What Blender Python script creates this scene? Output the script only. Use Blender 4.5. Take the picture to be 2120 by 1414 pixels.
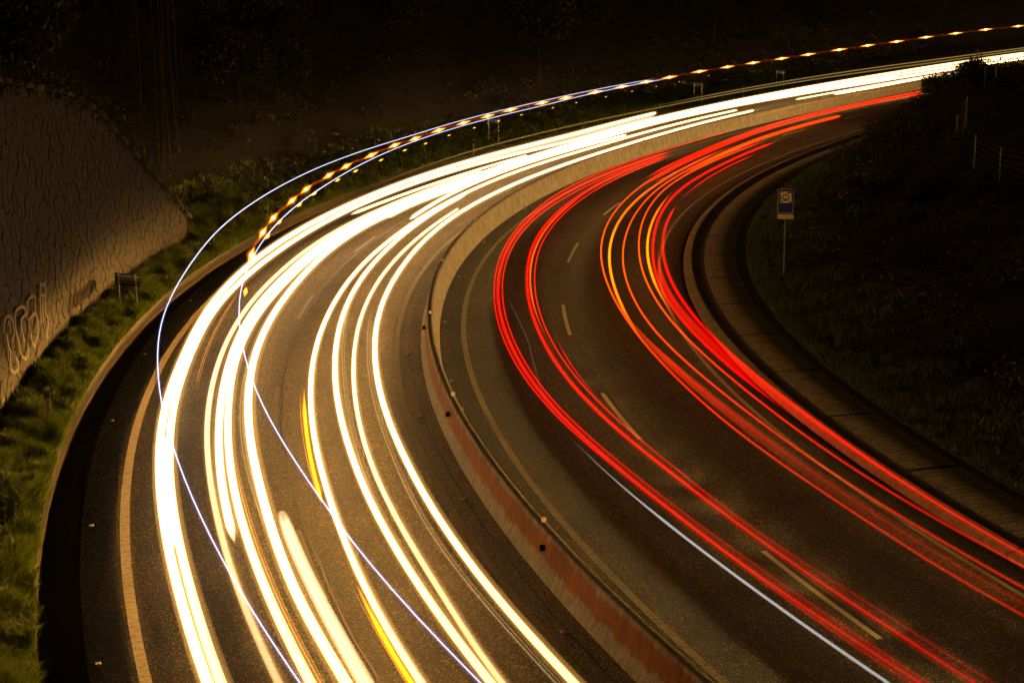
import bpy, bmesh, math, random
import numpy as np
from mathutils import Vector, Matrix
for o in list(bpy.data.objects): bpy.data.objects.remove(o)
C = bpy.context.scene.collection
R = math.radians
rng = np.random.default_rng(7); random.seed(7)

# ------------------------------------------------------------------ camera, sky, exposure
cam = bpy.data.objects.new('camera', bpy.data.cameras.new('camera')); C.objects.link(cam)
cam.data.sensor_width = 36; cam.data.lens = 36*3538.9/2120
cam.data.clip_start = .1; cam.data.clip_end = 3000
pitch, roll = .2189, -.00468
cam.location = (0, 0, 11.78)
fw = Vector((0, math.cos(pitch), -math.sin(pitch))); up = Vector((0, math.sin(pitch), math.cos(pitch))); rt = Vector((1, 0, 0))
r2 = rt*math.cos(roll)+up*math.sin(roll); u2 = -rt*math.sin(roll)+up*math.cos(roll)
cam.rotation_euler = Matrix((r2, u2, -fw)).transposed().to_euler()
bpy.context.scene.camera = cam
sc = bpy.context.scene
w = bpy.data.worlds.new('World'); sc.world = w; w.use_nodes = True
nt = w.node_tree; nt.nodes.clear()
sky = nt.nodes.new('ShaderNodeTexSky'); sky.sky_type = 'NISHITA'; sky.sun_disc = False
sky.sun_elevation = R(2); sky.sun_rotation = R(250)
warm = nt.nodes.new('ShaderNodeMixRGB'); warm.blend_type = 'MULTIPLY'; warm.inputs[0].default_value = 1; warm.inputs[2].default_value = (1, .42, .12, 1)
bg = nt.nodes.new('ShaderNodeBackground'); bg.inputs[1].default_value = .075
wo = nt.nodes.new('ShaderNodeOutputWorld')
nt.links.new(sky.outputs[0], warm.inputs[1]); nt.links.new(warm.outputs[0], bg.inputs[0]); nt.links.new(bg.outputs[0], wo.inputs[0])
sc.view_settings.view_transform = 'Standard'; sc.view_settings.look = 'None'
sc.view_settings.exposure = 0; sc.view_settings.gamma = 1; sc.view_settings.use_curve_mapping = False
sc.render.engine = 'CYCLES'
sc.cycles.use_denoising = True
sc.cycles.max_bounces = 5; sc.cycles.diffuse_bounces = 2; sc.cycles.glossy_bounces = 2; sc.cycles.transparent_max_bounces = 160
sc.cycles.sample_clamp_indirect = 1.5; sc.cycles.sample_clamp_direct = 30; sc.cycles.use_light_tree = False
sc.cycles.caustics_reflective = False; sc.cycles.caustics_refractive = False

# ------------------------------------------------------------------ the road's line: (s along, t across, z up)
KN = np.array([-20, 10, 35, 60, 85, 110, 140, 180, 240.])
KP = [1.0244984958264096, 30.99642233553212, 1.8493240324372058, -0.01063416259666399, -0.010329111328539071, -0.009691631241808557, -0.007792493784172645, -0.004377237627789494, -0.0012884197044619444, -0.0006015058254364596, -0.0010161395222262862, -0.001440832104685853]
def _curve(s0=-45, s1=420, DS=.5):
    x0, y0, h0 = KP[:3]; k = KP[3:]
    def run(s, sg):
        kap = np.interp(s, KN, k); h = h0+sg*np.concatenate([[0], np.cumsum(kap[:-1])*DS])
        hm = h[:-1]+sg*kap[:-1]*DS/2
        return x0+sg*np.concatenate([[0], np.cumsum(np.cos(hm))*DS]), y0+sg*np.concatenate([[0], np.cumsum(np.sin(hm))*DS]), h
    s = np.arange(0, s1, DS); sb = np.arange(0, s0, -DS)
    a = run(s, 1); b = run(sb, -1)
    return [np.concatenate([sb[:0:-1], s])]+[np.concatenate([b[i][:0:-1], a[i]]) for i in range(3)]
CS, CX, CY, CH = _curve()
def W(s, t, z):
    """world points from road coordinates (arrays or numbers)"""
    s, t, z = np.broadcast_arrays(np.asarray(s, float), np.asarray(t, float), np.asarray(z, float))
    h = np.interp(s, CS, CH)
    return np.stack([np.interp(s, CS, CX)+t*np.sin(h), np.interp(s, CS, CY)-t*np.cos(h), z], -1)
def head(s): return float(np.interp(s, CS, CH))

# ------------------------------------------------------------------ helpers
def tag(o, label=None, cat=None, group=None, kind=None):
    if label: o['label'] = label
    if cat: o['category'] = cat
    if group: o['group'] = group
    if kind: o['kind'] = kind
    return o
def link(name, me, mat=None, parent=None):
    o = bpy.data.objects.new(name, me); C.objects.link(o)
    if mat is not None and len(me.materials) == 0: me.materials.append(mat)
    if parent: o.parent = parent
    return o
def empty(name, loc=(0, 0, 0), rz=0):
    o = bpy.data.objects.new(name, None); C.objects.link(o); o.location = loc; o.rotation_euler = (0, 0, rz); o.empty_display_size = .2
    return o
def mesh(name, V, F, uv=None, smooth=False):
    V = np.asarray(V, float).reshape(-1, 3); F = np.asarray(F)
    me = bpy.data.meshes.new(name); n, m = len(F), F.shape[1]
    me.vertices.add(len(V)); me.vertices.foreach_set('co', V.ravel())
    me.loops.add(n*m); me.loops.foreach_set('vertex_index', F.ravel().astype(np.int32))
    me.polygons.add(n); me.polygons.foreach_set('loop_start', np.arange(0, n*m, m, dtype=np.int32))
    me.update(calc_edges=True); me.validate()
    if uv is not None:
        L = me.uv_layers.new(name='UVMap'); L.data.foreach_set('uv', np.asarray(uv, float)[F.ravel()].ravel())
    if smooth: me.polygons.foreach_set('use_smooth', np.ones(n, bool))
    return me
def grid(name, S, prof, smooth=False, zf=None):
    """sweep a cross-section prof [(t,z)..] along S; uv = (s, run of the section)"""
    prof = np.array(prof, float); m = len(prof)
    if zf is None: P = W(S[:, None], prof[None, :, 0], prof[None, :, 1])
    else: P = W(S[:, None], prof[None, :, 0], zf(S[:, None], prof[None, :, 0])+prof[None, :, 1])
    d = np.concatenate([[0], np.cumsum(np.hypot(*np.diff(prof, axis=0).T))])+prof[0, 0]
    uv = np.stack(np.broadcast_arrays(S[:, None], d[None, :]), -1).reshape(-1, 2)
    i, j = np.meshgrid(np.arange(len(S)-1), np.arange(m-1), indexing='ij')
    a = (i*m+j).ravel(); F = np.stack([a, a+1, a+m+1, a+m], -1)
    if np.cross(P[0, 1]-P[0, 0], P[1, 0]-P[0, 0])[2] < 0 and prof[0, 0] < prof[-1, 0]: F = F[:, ::-1]
    return mesh(name, P.reshape(-1, 3), F, uv, smooth)
def boxmesh(name, boxes):
    V = []; F = []
    for (c, sz, rot) in boxes:
        k = len(V); c = Vector(c)
        for z in (-.5, .5):
            for x, y in ((-.5, -.5), (.5, -.5), (.5, .5), (-.5, .5)):
                v = Vector((x*sz[0], y*sz[1], z*sz[2]))
                if rot is not None: v = rot @ v
                V.append(c+v)
        F += [[k, k+3, k+2, k+1], [k+4, k+5, k+6, k+7], [k, k+1, k+5, k+4], [k+1, k+2, k+6, k+5], [k+2, k+3, k+7, k+6], [k+3, k, k+4, k+7]]
    return mesh(name, [tuple(v) for v in V], F)
def bevelbox(name, sz, bev=.01, seg=2, off=(0, 0, 0)):
    bm = bmesh.new(); bmesh.ops.create_cube(bm, size=1)
    for v in bm.verts: v.co = Vector((v.co.x*sz[0]+off[0], v.co.y*sz[1]+off[1], v.co.z*sz[2]+off[2]))
    bmesh.ops.bevel(bm, geom=bm.edges[:], offset=bev, segments=seg, affect='EDGES')
    me = bpy.data.meshes.new(name); bm.to_mesh(me); bm.free(); return me
def tubemesh(name, P, rad, n=8, tint=None, cap=False):
    P = np.asarray(P, float); rad = np.broadcast_to(np.asarray(rad, float), (len(P),))
    T = np.gradient(P, axis=0); T /= np.linalg.norm(T, axis=1)[:, None]+1e-9
    ref = np.array([0, 0, 1.]) if abs(T[:, 2]).mean() < .9 else np.array([1., 0, 0])
    A = np.cross(T, ref); A /= np.linalg.norm(A, axis=1)[:, None]+1e-9; B = np.cross(A, T)
    an = np.linspace(0, 2*np.pi, n, endpoint=False)
    V = P[:, None]+rad[:, None, None]*(np.cos(an)[None, :, None]*A[:, None]+np.sin(an)[None, :, None]*B[:, None])
    i, j = np.meshgrid(np.arange(len(P)-1), np.arange(n), indexing='ij')
    F = np.stack([(i*n+j), (i*n+(j+1) % n), ((i+1)*n+(j+1) % n), ((i+1)*n+j)], -1).reshape(-1, 4)
    me = mesh(name, V.reshape(-1, 3), F[:, ::-1], smooth=True)
    if tint is not None:
        a = me.attributes.new('tint', 'FLOAT_COLOR', 'POINT')
        tt = np.concatenate([np.repeat(tint, n, axis=0), np.ones((len(P)*n, 1))], 1)
        a.data.foreach_set('color', tt.astype(np.float32).ravel())
        a = me.attributes.new('along', 'FLOAT_VECTOR', 'POINT'); a.data.foreach_set('vector', np.repeat(T, n, axis=0).astype(np.float32).ravel())
    return me

# ------------------------------------------------------------------ materials
def newmat(name):
    m = bpy.data.materials.new(name); m.use_nodes = True; n = m.node_tree; n.nodes.clear()
    out = n.nodes.new('ShaderNodeOutputMaterial'); b = n.nodes.new('ShaderNodeBsdfPrincipled')
    n.links.new(b.outputs[0], out.inputs[0]); return m, n, b
def nd(n, typ, **kw):
    x = n.nodes.new(typ)
    for k, v in kw.items():
        if k in x.inputs: x.inputs[k].default_value = v
        else: setattr(x, k, v)
    return x
def ramp(n, src, stops):
    r = n.nodes.new('ShaderNodeValToRGB'); e = r.color_ramp.elements
    while len(e) < len(stops): e.new(.5)
    for k, (p, c) in enumerate(stops): e[k].position = p; e[k].color = (*c, 1) if len(c) == 3 else c
    n.links.new(src, r.inputs[0]); return r
def noise(n, vec, scale, detail=4, rough=.55):
    x = nd(n, 'ShaderNodeTexNoise'); x.inputs['Scale'].default_value = scale; x.inputs['Detail'].default_value = detail; x.inputs['Roughness'].default_value = rough
    if vec is not None: n.links.new(vec, x.inputs['Vector'])
    return x
def mix(n, fac, a, b, typ='MIX'):
    m = nd(n, 'ShaderNodeMixRGB', blend_type=typ)
    for sck, v in ((m.inputs[0], fac), (m.inputs[1], a), (m.inputs[2], b)):
        if isinstance(v, (int, float)): sck.default_value = v
        elif isinstance(v, tuple): sck.default_value = (*v, 1)
        else: n.links.new(v, sck)
    return m
def mth(n, op, a, b=None):
    m = nd(n, 'ShaderNodeMath', operation=op)
    for sck, v in ((m.inputs[0], a), (m.inputs[1], b)):
        if v is None: continue
        if isinstance(v, (int, float)): sck.default_value = v
        else: n.links.new(v, sck)
    return m.outputs[0]
def bump(n, b, h, strength=.5, dist=.01):
    x = nd(n, 'ShaderNodeBump'); x.inputs['Strength'].default_value = strength; x.inputs['Distance'].default_value = dist
    n.links.new(h, x.inputs['Height']); n.links.new(x.outputs[0], b.inputs['Normal'])
def simple(name, dark, light, scale=6, rough=.8, bumpd=.01, metal=0, obj=False):
    m, n, b = newmat(name); tc = nd(n, 'ShaderNodeTexCoord')
    no = noise(n, tc.outputs['Object'], scale, 5); r = ramp(n, no.outputs[0], [(.3, dark), (.7, light)])
    n.links.new(r.outputs[0], b.inputs['Base Color']); b.inputs['Roughness'].default_value = rough; b.inputs['Metallic'].default_value = metal
    bump(n, b, no.outputs[0], .4, bumpd); return m

def asphalt(name, c0, c1, gl=.0):
    m, n, b = newmat(name); geo = nd(n, 'ShaderNodeNewGeometry'); uv = nd(n, 'ShaderNodeUVMap')
    P = geo.outputs['Position']
    g = nd(n, 'ShaderNodeTexVoronoi'); g.inputs['Scale'].default_value = 34; n.links.new(P, g.inputs['Vector'])
    fine = noise(n, P, 42, 3, .75)
    base = ramp(n, fine.outputs[0], [(.34, tuple(v*.4 for v in c0)), (.5, c0), (.68, c1)])
    # pale and dark chips of the aggregate
    chip = ramp(n, g.outputs['Color'], [(.0, (.45,)*3), (.5, (1.0,)*3), (.74, (1.9,)*3), (.9, (6, 5, 3))])
    a = mix(n, 1, base.outputs[0], chip.outputs[0], 'MULTIPLY')
    # wheel tracks and long streaks running with the lanes
    mp = nd(n, 'ShaderNodeMapping'); mp.inputs['Scale'].default_value = (.03, 1.1, 1); n.links.new(uv.outputs[0], mp.inputs[0])
    st = noise(n, mp.outputs[0], 1.6, 4); sr = ramp(n, st.outputs[0], [(.3, (.6,)*3), (.7, (1.25,)*3)])
    a = mix(n, 1, a.outputs[0], sr.outputs[0], 'MULTIPLY')
    big = noise(n, P, .35, 6, .65); br = ramp(n, big.outputs[0], [(.3, (.7,)*3), (.7, (1.2,)*3)])
    a = mix(n, 1, a.outputs[0], br.outputs[0], 'MULTIPLY')
    # cracks
    ck = nd(n, 'ShaderNodeTexVoronoi', feature='DISTANCE_TO_EDGE'); ck.inputs['Scale'].default_value = .45
    wn = noise(n, P, 1.3, 5); wv = mix(n, .25, P, wn.outputs['Color'], 'ADD'); n.links.new(wv.outputs[0], ck.inputs['Vector'])
    cr = ramp(n, ck.outputs[0], [(.0, (.35,)*3), (.006, (1,)*3)])
    msk = ramp(n, big.outputs[0], [(.52, (0,)*3), (.6, (1,)*3)])
    crm = mix(n, msk.outputs[0], (1, 1, 1), cr.outputs[0])
    a = mix(n, 1, a.outputs[0], crm.outputs[0], 'MULTIPLY')
    n.links.new(a.outputs[0], b.inputs['Base Color'])
    b.inputs['Roughness'].default_value = .7; b.inputs['Specular IOR Level'].default_value = .4
    hh = mth(n, 'ADD', fine.outputs[0], mth(n, 'MULTIPLY', g.outputs['Distance'], 1.2))
    bump(n, b, hh, 1.0, .04); return m
M = {}
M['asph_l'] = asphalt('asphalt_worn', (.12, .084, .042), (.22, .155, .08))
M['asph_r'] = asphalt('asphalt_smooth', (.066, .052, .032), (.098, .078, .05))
def paint(name, rib, lim=.46, top=(.34, .26, .15)):
    m, n, b = newmat(name); uv = nd(n, 'ShaderNodeUVMap'); geo = nd(n, 'ShaderNodeNewGeometry')
    no = noise(n, geo.outputs['Position'], 14, 6, .7); no2 = noise(n, geo.outputs['Position'], 2.2, 5, .7)
    wear = ramp(n, mth(n, 'MULTIPLY', no.outputs[0], mth(n, 'ADD', no2.outputs[0], .5)), [(lim-.14, (.08, .06, .035)), (lim, top)])
    col = wear.outputs[0]
    if rib:
        sep = nd(n, 'ShaderNodeSeparateXYZ'); n.links.new(uv.outputs[0], sep.inputs[0])
        jit = mth(n, 'MULTIPLY', no2.outputs[0], 1.1)
        f = mth(n, 'FRACT', mth(n, 'MULTIPLY', mth(n, 'ADD', sep.outputs[0], jit), rib))
        rr = ramp(n, f, [(.0, (.5,)*3), (.12, (.5,)*3), (.24, (1,)*3), (.9, (1,)*3), (1, (.6,)*3)])
        col = mix(n, 1, col, rr.outputs[0], 'MULTIPLY').outputs[0]; bump(n, b, rr.outputs[0], .35, .004)
    n.links.new(col, b.inputs['Base Color']); b.inputs['Roughness'].default_value = .6; return m
M['paint'] = paint('worn_white_paint', 0, .46); M['dash'] = paint('white_dash_paint', 0, .36, (.62, .48, .28)); M['paint_rib'] = paint('ribbed_white_paint', 4.2)
M['tar'] = simple('tar_joint', (.006, .006, .006), (.018, .017, .015), 12, .5)
def concrete(name, c0, c1, tone_band=None, drip=True):
    m, n, b = newmat(name); geo = nd(n, 'ShaderNodeNewGeometry'); P = geo.outputs['Position']
    no = noise(n, P, 2.2, 8, .65); r = ramp(n, no.outputs[0], [(.3, c0), (.72, c1)]); col = r.outputs[0]
    mp = nd(n, 'ShaderNodeMapping'); mp.inputs['Scale'].default_value = (3.2, 3.2, .35); n.links.new(P, mp.inputs[0])
    dr = noise(n, mp.outputs[0], 2.2, 6, .7); dd = ramp(n, dr.outputs[0], [(.36, (.5, .46, .42)), (.6, (1.05,)*3)])
    if drip: col = mix(n, .8, col, dd.outputs[0], 'MULTIPLY').outputs[0]
    fi = noise(n, P, 60, 3, .6); fr = ramp(n, fi.outputs[0], [(.3, (.82,)*3), (.7, (1.12,)*3)]); col = mix(n, 1, col, fr.outputs[0], 'MULTIPLY').outputs[0]
    if tone_band:
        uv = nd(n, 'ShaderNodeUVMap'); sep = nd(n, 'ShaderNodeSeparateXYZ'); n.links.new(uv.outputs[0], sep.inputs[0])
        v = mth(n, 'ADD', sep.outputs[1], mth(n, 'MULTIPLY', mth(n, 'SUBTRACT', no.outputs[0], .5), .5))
        msk = ramp(n, v, tone_band[1]); col = mix(n, msk.outputs[0], col, mix(n, 1, col, tone_band[0], 'MULTIPLY').outputs[0]).outputs[0]
    n.links.new(col, b.inputs['Base Color']); b.inputs['Roughness'].default_value = .85
    bump(n, b, mth(n, 'ADD', no.outputs[0], mth(n, 'MULTIPLY', fi.outputs[0], .12)), .5, .02); return m
# orange-brown colour band on the upper half of the barrier's outer face (uv.y is the run over the section)
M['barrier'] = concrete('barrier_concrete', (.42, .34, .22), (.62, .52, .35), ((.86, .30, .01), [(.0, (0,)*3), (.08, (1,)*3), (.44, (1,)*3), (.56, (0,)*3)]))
M['kerb'] = concrete('kerb_concrete', (.12, .095, .05), (.24, .19, .11))
M['slab'] = None
M['ditch'] = concrete('ditch_concrete', (.030, .022, .012), (.06, .045, .026))
M['gutter'] = concrete('gutter_concrete', (.05, .04, .022), (.13, .10, .06))
M['soil'] = simple('soil', (.006, .004, .0015), (.018, .011, .004), 3, .95, .05)
M['galv'] = simple('galvanised_steel', (.22, .21, .19), (.36, .34, .31), 20, .5, .002, .6)
M['signback'] = simple('sign_back_grey', (.05, .05, .05), (.09, .085, .08), 9, .6, .002, .3)
M['black'] = simple('black_plastic', (.008,)*3, (.016,)*3, 9, .5, .001)
M['white'] = simple('white_plastic', (.5, .46, .4), (.66, .62, .55), 8, .5, .002)
M['blue'] = simple('blue_sign_face', (.0015, .006, .08), (.002, .009, .11), 5, .95, .001)
M['dullsteel'] = simple('dull_sign_steel', (.05, .045, .03), (.10, .09, .06), 12, .8, .002)
M['ivory'] = simple('ivory_sign_face', (.30, .19, .05), (.44, .29, .09), 14, .5, .001)
M['reflector'] = simple('reflector_cream', (.34, .27, .15), (.46, .38, .22), 20, .3, .001)
M['amber_refl'] = simple('reflector_amber', (.34, .17, .04), (.46, .24, .06), 20, .35, .001)
M['bark'] = simple('bark', (.010, .007, .004), (.024, .017, .009), 8, .9, .03)
M['palebark'] = simple('pale_bark', (.03, .020, .008), (.06, .042, .018), 8, .9, .02)
M['gravel'] = simple('gravel', (.08, .065, .045), (.24, .2, .14), 30, .8, .005)
M['graffiti'] = simple('graffiti_paint', (.03, .017, .01), (.075, .044, .028), 6, .7, .004)
def slabmat():
    m, n, b = newmat('grooved_slab_concrete'); uv = nd(n, 'ShaderNodeUVMap'); geo = nd(n, 'ShaderNodeNewGeometry')
    no = noise(n, geo.outputs['Position'], 3, 6, .7); r = ramp(n, no.outputs[0], [(.32, (.11, .085, .045)), (.7, (.32, .25, .14))])
    sep = nd(n, 'ShaderNodeSeparateXYZ'); n.links.new(uv.outputs[0], sep.inputs[0])
    j = mth(n, 'MULTIPLY', no.outputs[0], .25)
    fx = mth(n, 'FRACT', mth(n, 'MULTIPLY', mth(n, 'ADD', sep.outputs[0], j), 3.4)); fy = mth(n, 'FRACT', mth(n, 'MULTIPLY', mth(n, 'ADD', sep.outputs[1], j), 8))
    gx = ramp(n, fx, [(0, (.25,)*3), (.12, (.25,)*3), (.25, (1,)*3)]); gy = ramp(n, fy, [(0, (.35,)*3), (.2, (.35,)*3), (.38, (1,)*3)])
    g = mix(n, 1, gx.outputs[0], gy.outputs[0], 'MULTIPLY'); c = mix(n, .8, r.outputs[0], g.outputs[0], 'MULTIPLY')
    n.links.new(c.outputs[0], b.inputs['Base Color']); b.inputs['Roughness'].default_value = .8; bump(n, b, g.outputs[0], .9, .015); return m
M['slab'] = slabmat()
def stonemat():
    m, n, b = newmat('wall_stone'); oi = nd(n, 'ShaderNodeObjectInfo'); geo = nd(n, 'ShaderNodeNewGeometry')
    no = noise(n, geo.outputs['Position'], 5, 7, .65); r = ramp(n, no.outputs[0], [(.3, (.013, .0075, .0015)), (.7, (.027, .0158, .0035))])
    isl = ramp(n, geo.outputs['Random Per Island'], [(0, (.6,)*3), (1, (1.25,)*3)]); ob = ramp(n, oi.outputs['Random'], [(0, (.6,)*3), (1, (1.25,)*3)])
    c = mix(n, 1, r.outputs[0], mix(n, 1, isl.outputs[0], ob.outputs[0], 'MULTIPLY').outputs[0], 'MULTIPLY')
    mp = nd(n, 'ShaderNodeMapping'); mp.inputs['Scale'].default_value = (2.4, 2.4, .12); n.links.new(geo.outputs['Position'], mp.inputs[0])
    dr = noise(n, mp.outputs[0], 2, 6, .7); dd = ramp(n, dr.outputs[0], [(.38, (.45, .43, .4)), (.6, (1.05,)*3)])
    c = mix(n, .7, c.outputs[0], dd.outputs[0], 'MULTIPLY')
    n.links.new(c.outputs[0], b.inputs['Base Color']); b.inputs['Roughness'].default_value = .9; bump(n, b, no.outputs[0], .6, .03); return m
M['stone'] = stonemat()
M['mortar'] = simple('dark_mortar', (.010, .006, .002), (.022, .013, .004), 8, .95, .02)
def leafmat(name, c0, c1, tr=.25):
    m, n, b = newmat(name); geo = nd(n, 'ShaderNodeNewGeometry')
    no = noise(n, geo.outputs['Position'], .8, 3); f = mth(n, 'ADD', mth(n, 'MULTIPLY', geo.outputs['Random Per Island'], .6), mth(n, 'MULTIPLY', no.outputs[0], .5))
    r = ramp(n, f, [(.15, c0), (.95, c1)]); n.links.new(r.outputs[0], b.inputs['Base Color']); b.inputs['Roughness'].default_value = .55
    t = nd(n, 'ShaderNodeBsdfTranslucent'); n.links.new(r.outputs[0], t.inputs[0]); mx = nd(n, 'ShaderNodeMixShader'); mx.inputs[0].default_value = tr
    n.links.new(b.outputs[0], mx.inputs[1]); n.links.new(t.outputs[0], mx.inputs[2])
    out = [x for x in n.nodes if x.type == 'OUTPUT_MATERIAL'][0]; n.links.new(mx.outputs[0], out.inputs[0]); return m
M['grass'] = leafmat('grass_blades', (.025, .05, .003), (.17, .24, .015))
M['drygrass'] = leafmat('dull_grass', (.03, .04, .012), (.07, .08, .03))
M['leaf'] = leafmat('tree_leaves', (.02, .022, .006), (.06, .062, .016))
M['brush'] = leafmat('brush_leaves', (.02, .015, .006), (.055, .04, .015))
M['ground'] = simple('ground_earth', (.010, .007, .0025), (.022, .016, .006), .8, .95, .08)

# light trails: emission only, see-through like light in air, brightest along the middle of the streak
def trailmat(name, power, side):
    m = bpy.data.materials.new(name); m.use_nodes = True; n = m.node_tree; n.nodes.clear()
    out = n.nodes.new('ShaderNodeOutputMaterial'); at = nd(n, 'ShaderNodeAttribute', attribute_name='tint')
    # share of the tube's width crossed by the ray: |N.I| / sqrt(1-(I.T)^2), T running along the streak
    geo = nd(n, 'ShaderNodeNewGeometry'); tg = nd(n, 'ShaderNodeAttribute', attribute_name='along')
    def dot(a, c):
        x = nd(n, 'ShaderNodeVectorMath', operation='DOT_PRODUCT'); n.links.new(a, x.inputs[0]); n.links.new(c, x.inputs[1]); return x.outputs['Value']
    vt = nd(n, 'ShaderNodeVectorTransform', vector_type='VECTOR', convert_from='OBJECT', convert_to='WORLD'); n.links.new(tg.outputs['Vector'], vt.inputs[0])
    nv = nd(n, 'ShaderNodeVectorMath', operation='NORMALIZE'); n.links.new(vt.outputs[0], nv.inputs[0])
    ni = mth(n, 'ABSOLUTE', dot(geo.outputs['Normal'], geo.outputs['Incoming'])); it = dot(geo.outputs['Incoming'], nv.outputs[0])
    dn = mth(n, 'SQRT', mth(n, 'MAXIMUM', mth(n, 'SUBTRACT', 1.0, mth(n, 'MULTIPLY', it, it)), .0004))
    pr = mth(n, 'POWER', mth(n, 'MINIMUM', mth(n, 'DIVIDE', ni, dn), 1.0), power)
    # lamps of cars shine along the lane, little to the side
    fwd_ = mth(n, 'MAXIMUM', mth(n, 'MULTIPLY', it, -1.0), 0.0); pr = mth(n, 'MULTIPLY', pr, mth(n, 'ADD', side, mth(n, 'MULTIPLY', mth(n, 'MULTIPLY', fwd_, fwd_), 1.12-side)))
    em = nd(n, 'ShaderNodeEmission'); n.links.new(at.outputs['Color'], em.inputs[0]); n.links.new(pr, em.inputs[1])
    tr = nd(n, 'ShaderNodeBsdfTransparent'); ad = nd(n, 'ShaderNodeAddShader')
    n.links.new(em.outputs[0], ad.inputs[0]); n.links.new(tr.outputs[0], ad.inputs[1]); n.links.new(ad.outputs[0], out.inputs[0])
    return m
M['core'] = trailmat('light_streak_core', .8, .12); M['soft'] = trailmat('light_streak', 1.3, .06); M['halo'] = trailmat('light_streak_edge', 2.2, .3); M['lamp'] = trailmat('beacon_flash', 1.0, .8)
M['halo'].cycles.emission_sampling = 'NONE'

# ------------------------------------------------------------------ setting: ground, road, markings
SR = np.concatenate([np.arange(-42, 150, 1.), np.arange(150, 330, 3.)])
def slope_r(s): return .30+.34*np.clip((s-42)/32, 0, 1)
def hill_r(s, t):
    d = np.maximum(t-11.7, 0); z = slope_r(s)*d
    z = np.where(z > 4.6, 4.6+(z-4.6)*.25, z)
    bumpy = .22*np.sin(s*.35+t*.8)+.16*np.sin(s*.9-t*.5+1)+.1*np.sin(s*2.1+t*1.7)
    return .04+z+bumpy*np.clip(d/3, 0, 1)
def hill_l(s, t):
    d = np.maximum(-9.95-t, 0); far = np.clip((s-38.5)/4, 0, 1)*1.0
    z = .06+.32*np.minimum(d, 1.6)+np.maximum(d-1.6, 0)*(.12+.02*far)
    z = z+np.maximum(d-4.5, 0)*.42
    bumpy = .25*np.sin(s*.3+t*.5)+.15*np.sin(s*.8-t*.9)+.3*np.sin(t*.21+s*.07)
    return z+bumpy*np.clip((d-2)/6, 0, 1)
g = 1600
link('ground', mesh('ground', [(-g, -g, -1.2), (g, -g, -1.2), (g, g, -1.2), (-g, g, -1.2)], [[0, 1, 2, 3]]), M['ground'])['kind'] = 'structure'
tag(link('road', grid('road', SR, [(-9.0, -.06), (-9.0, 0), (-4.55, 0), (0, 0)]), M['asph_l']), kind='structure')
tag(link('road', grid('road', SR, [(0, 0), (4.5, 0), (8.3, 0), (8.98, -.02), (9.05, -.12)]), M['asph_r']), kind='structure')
tag(link('roadside_ditch', grid('roadside_ditch', SR, [(-9.0, -.06), (-9.04, -.55), (-9.8, -.58), (-9.84, -.3)][::-1]), M['ditch']), kind='structure')
def lip():
    S = np.arange(-42, 150, .3); T = [(-9.84, -.3), (-9.87, -.12), (-9.93, .02), (-10.02, .06)]; P = []
    j = [np.convolve(rng.normal(size=len(S)+8), np.ones(9)/9, 'valid')*.11 for _ in T]
    for i, (t, z) in enumerate(T): P.append(W(S, t+(j[i] if i in (1, 2) else 0), z+(j[i]*.5 if i in (1, 2) else 0)))
    P = np.stack(P, 1); m = 4; i, k = np.meshgrid(np.arange(len(S)-1), np.arange(m-1), indexing='ij'); a = (i*m+k).ravel()
    return mesh('ditch_bank', P.reshape(-1, 3), np.stack([a, a+m, a+m+1, a+1], -1))
tag(link('ditch_bank', lip(), M['soil']), kind='structure')
def line(name, t, wd, mat, s0, s1, z=.004, st=.5):
    S = np.arange(s0, s1+st*.5, st); return grid(name, S, [(t-wd/2, z), (t+wd/2, z)])
for nm, t, wd, mm in (('edge_line', -8.1, .2, 'paint_rib'), ('edge_line', -1.05, .15, 'paint_rib'), ('edge_line', 1.08, .17, 'paint_rib'), ('edge_line', 8.15, .12, 'paint')):
    tag(link(nm, line(nm, t, wd, mm, -42, 260), M[mm]), kind='structure')
def wob(name, t, wd, s0, s1, amp, z=.003):
    S = np.arange(s0, s1, .25); off = t+amp*np.convolve(rng.normal(size=len(S)), np.ones(5)/5, 'same')
    P = np.stack([W(S, off-wd/2, z), W(S, off+wd/2, z)], 1); m2 = 2
    a = np.arange(len(S)-1)*2; F = np.stack([a, a+2, a+3, a+1], -1)
    return mesh(name, P.reshape(-1, 3), F)
tag(link('tar_joint', wob('tar_joint', -4.36, .045, -42, 150, .03), M['tar']), kind='structure')
tag(link('tar_joint', wob('tar_joint', 4.64, .04, -42, 150, .015), M['tar']), kind='structure')
tag(link('tar_joint', wob('tar_joint', -.62, .02, -42, 60, .02), M['tar']), kind='structure')
for s0, s1 in [(42.3, 37.2), (28.2, 23.0), (15, 10), (1, -4.1), (55.5, 51), (69, 64.5), (83, 78.5), (97, 92), (111, 106)]:
    tag(link('lane_dash', grid('lane_dash', np.linspace(s1, s0, 11), [(4.45, .004), (4.57, .004)]), M['dash']), kind='structure')
for s0, s1 in [(30, 26), (17, 13), (4.8, .8), (-8, -12), (43, 39), (56, 52), (69, 65)]:
    tag(link('lane_dash', grid('lane_dash', np.linspace(s1, s0, 11), [(-4.58, .004), (-4.45, .004)]), M['paint']), kind='structure')

# terrain on both sides
tL = np.concatenate([[-9.95, -10.4, -10.8, -11.2], -np.arange(11.6, 20, .9), -np.arange(20, 90, 3.)])
SH = np.concatenate([np.arange(-42, 150, 1.5), np.arange(150, 330, 4.)])
tag(link('hillside', grid('hillside', SH, [(t, 0) for t in tL[::-1]], True, hill_l), M['ground']), kind='structure')
tR = np.concatenate([[11.62, 11.9, 12.3], np.arange(12.8, 24, .7), np.arange(24, 60, 3.)])
tag(link('grass_bank', grid('grass_bank', SH, [(t, 0) for t in tR], True, hill_r), M['ground']), kind='structure')

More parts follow.
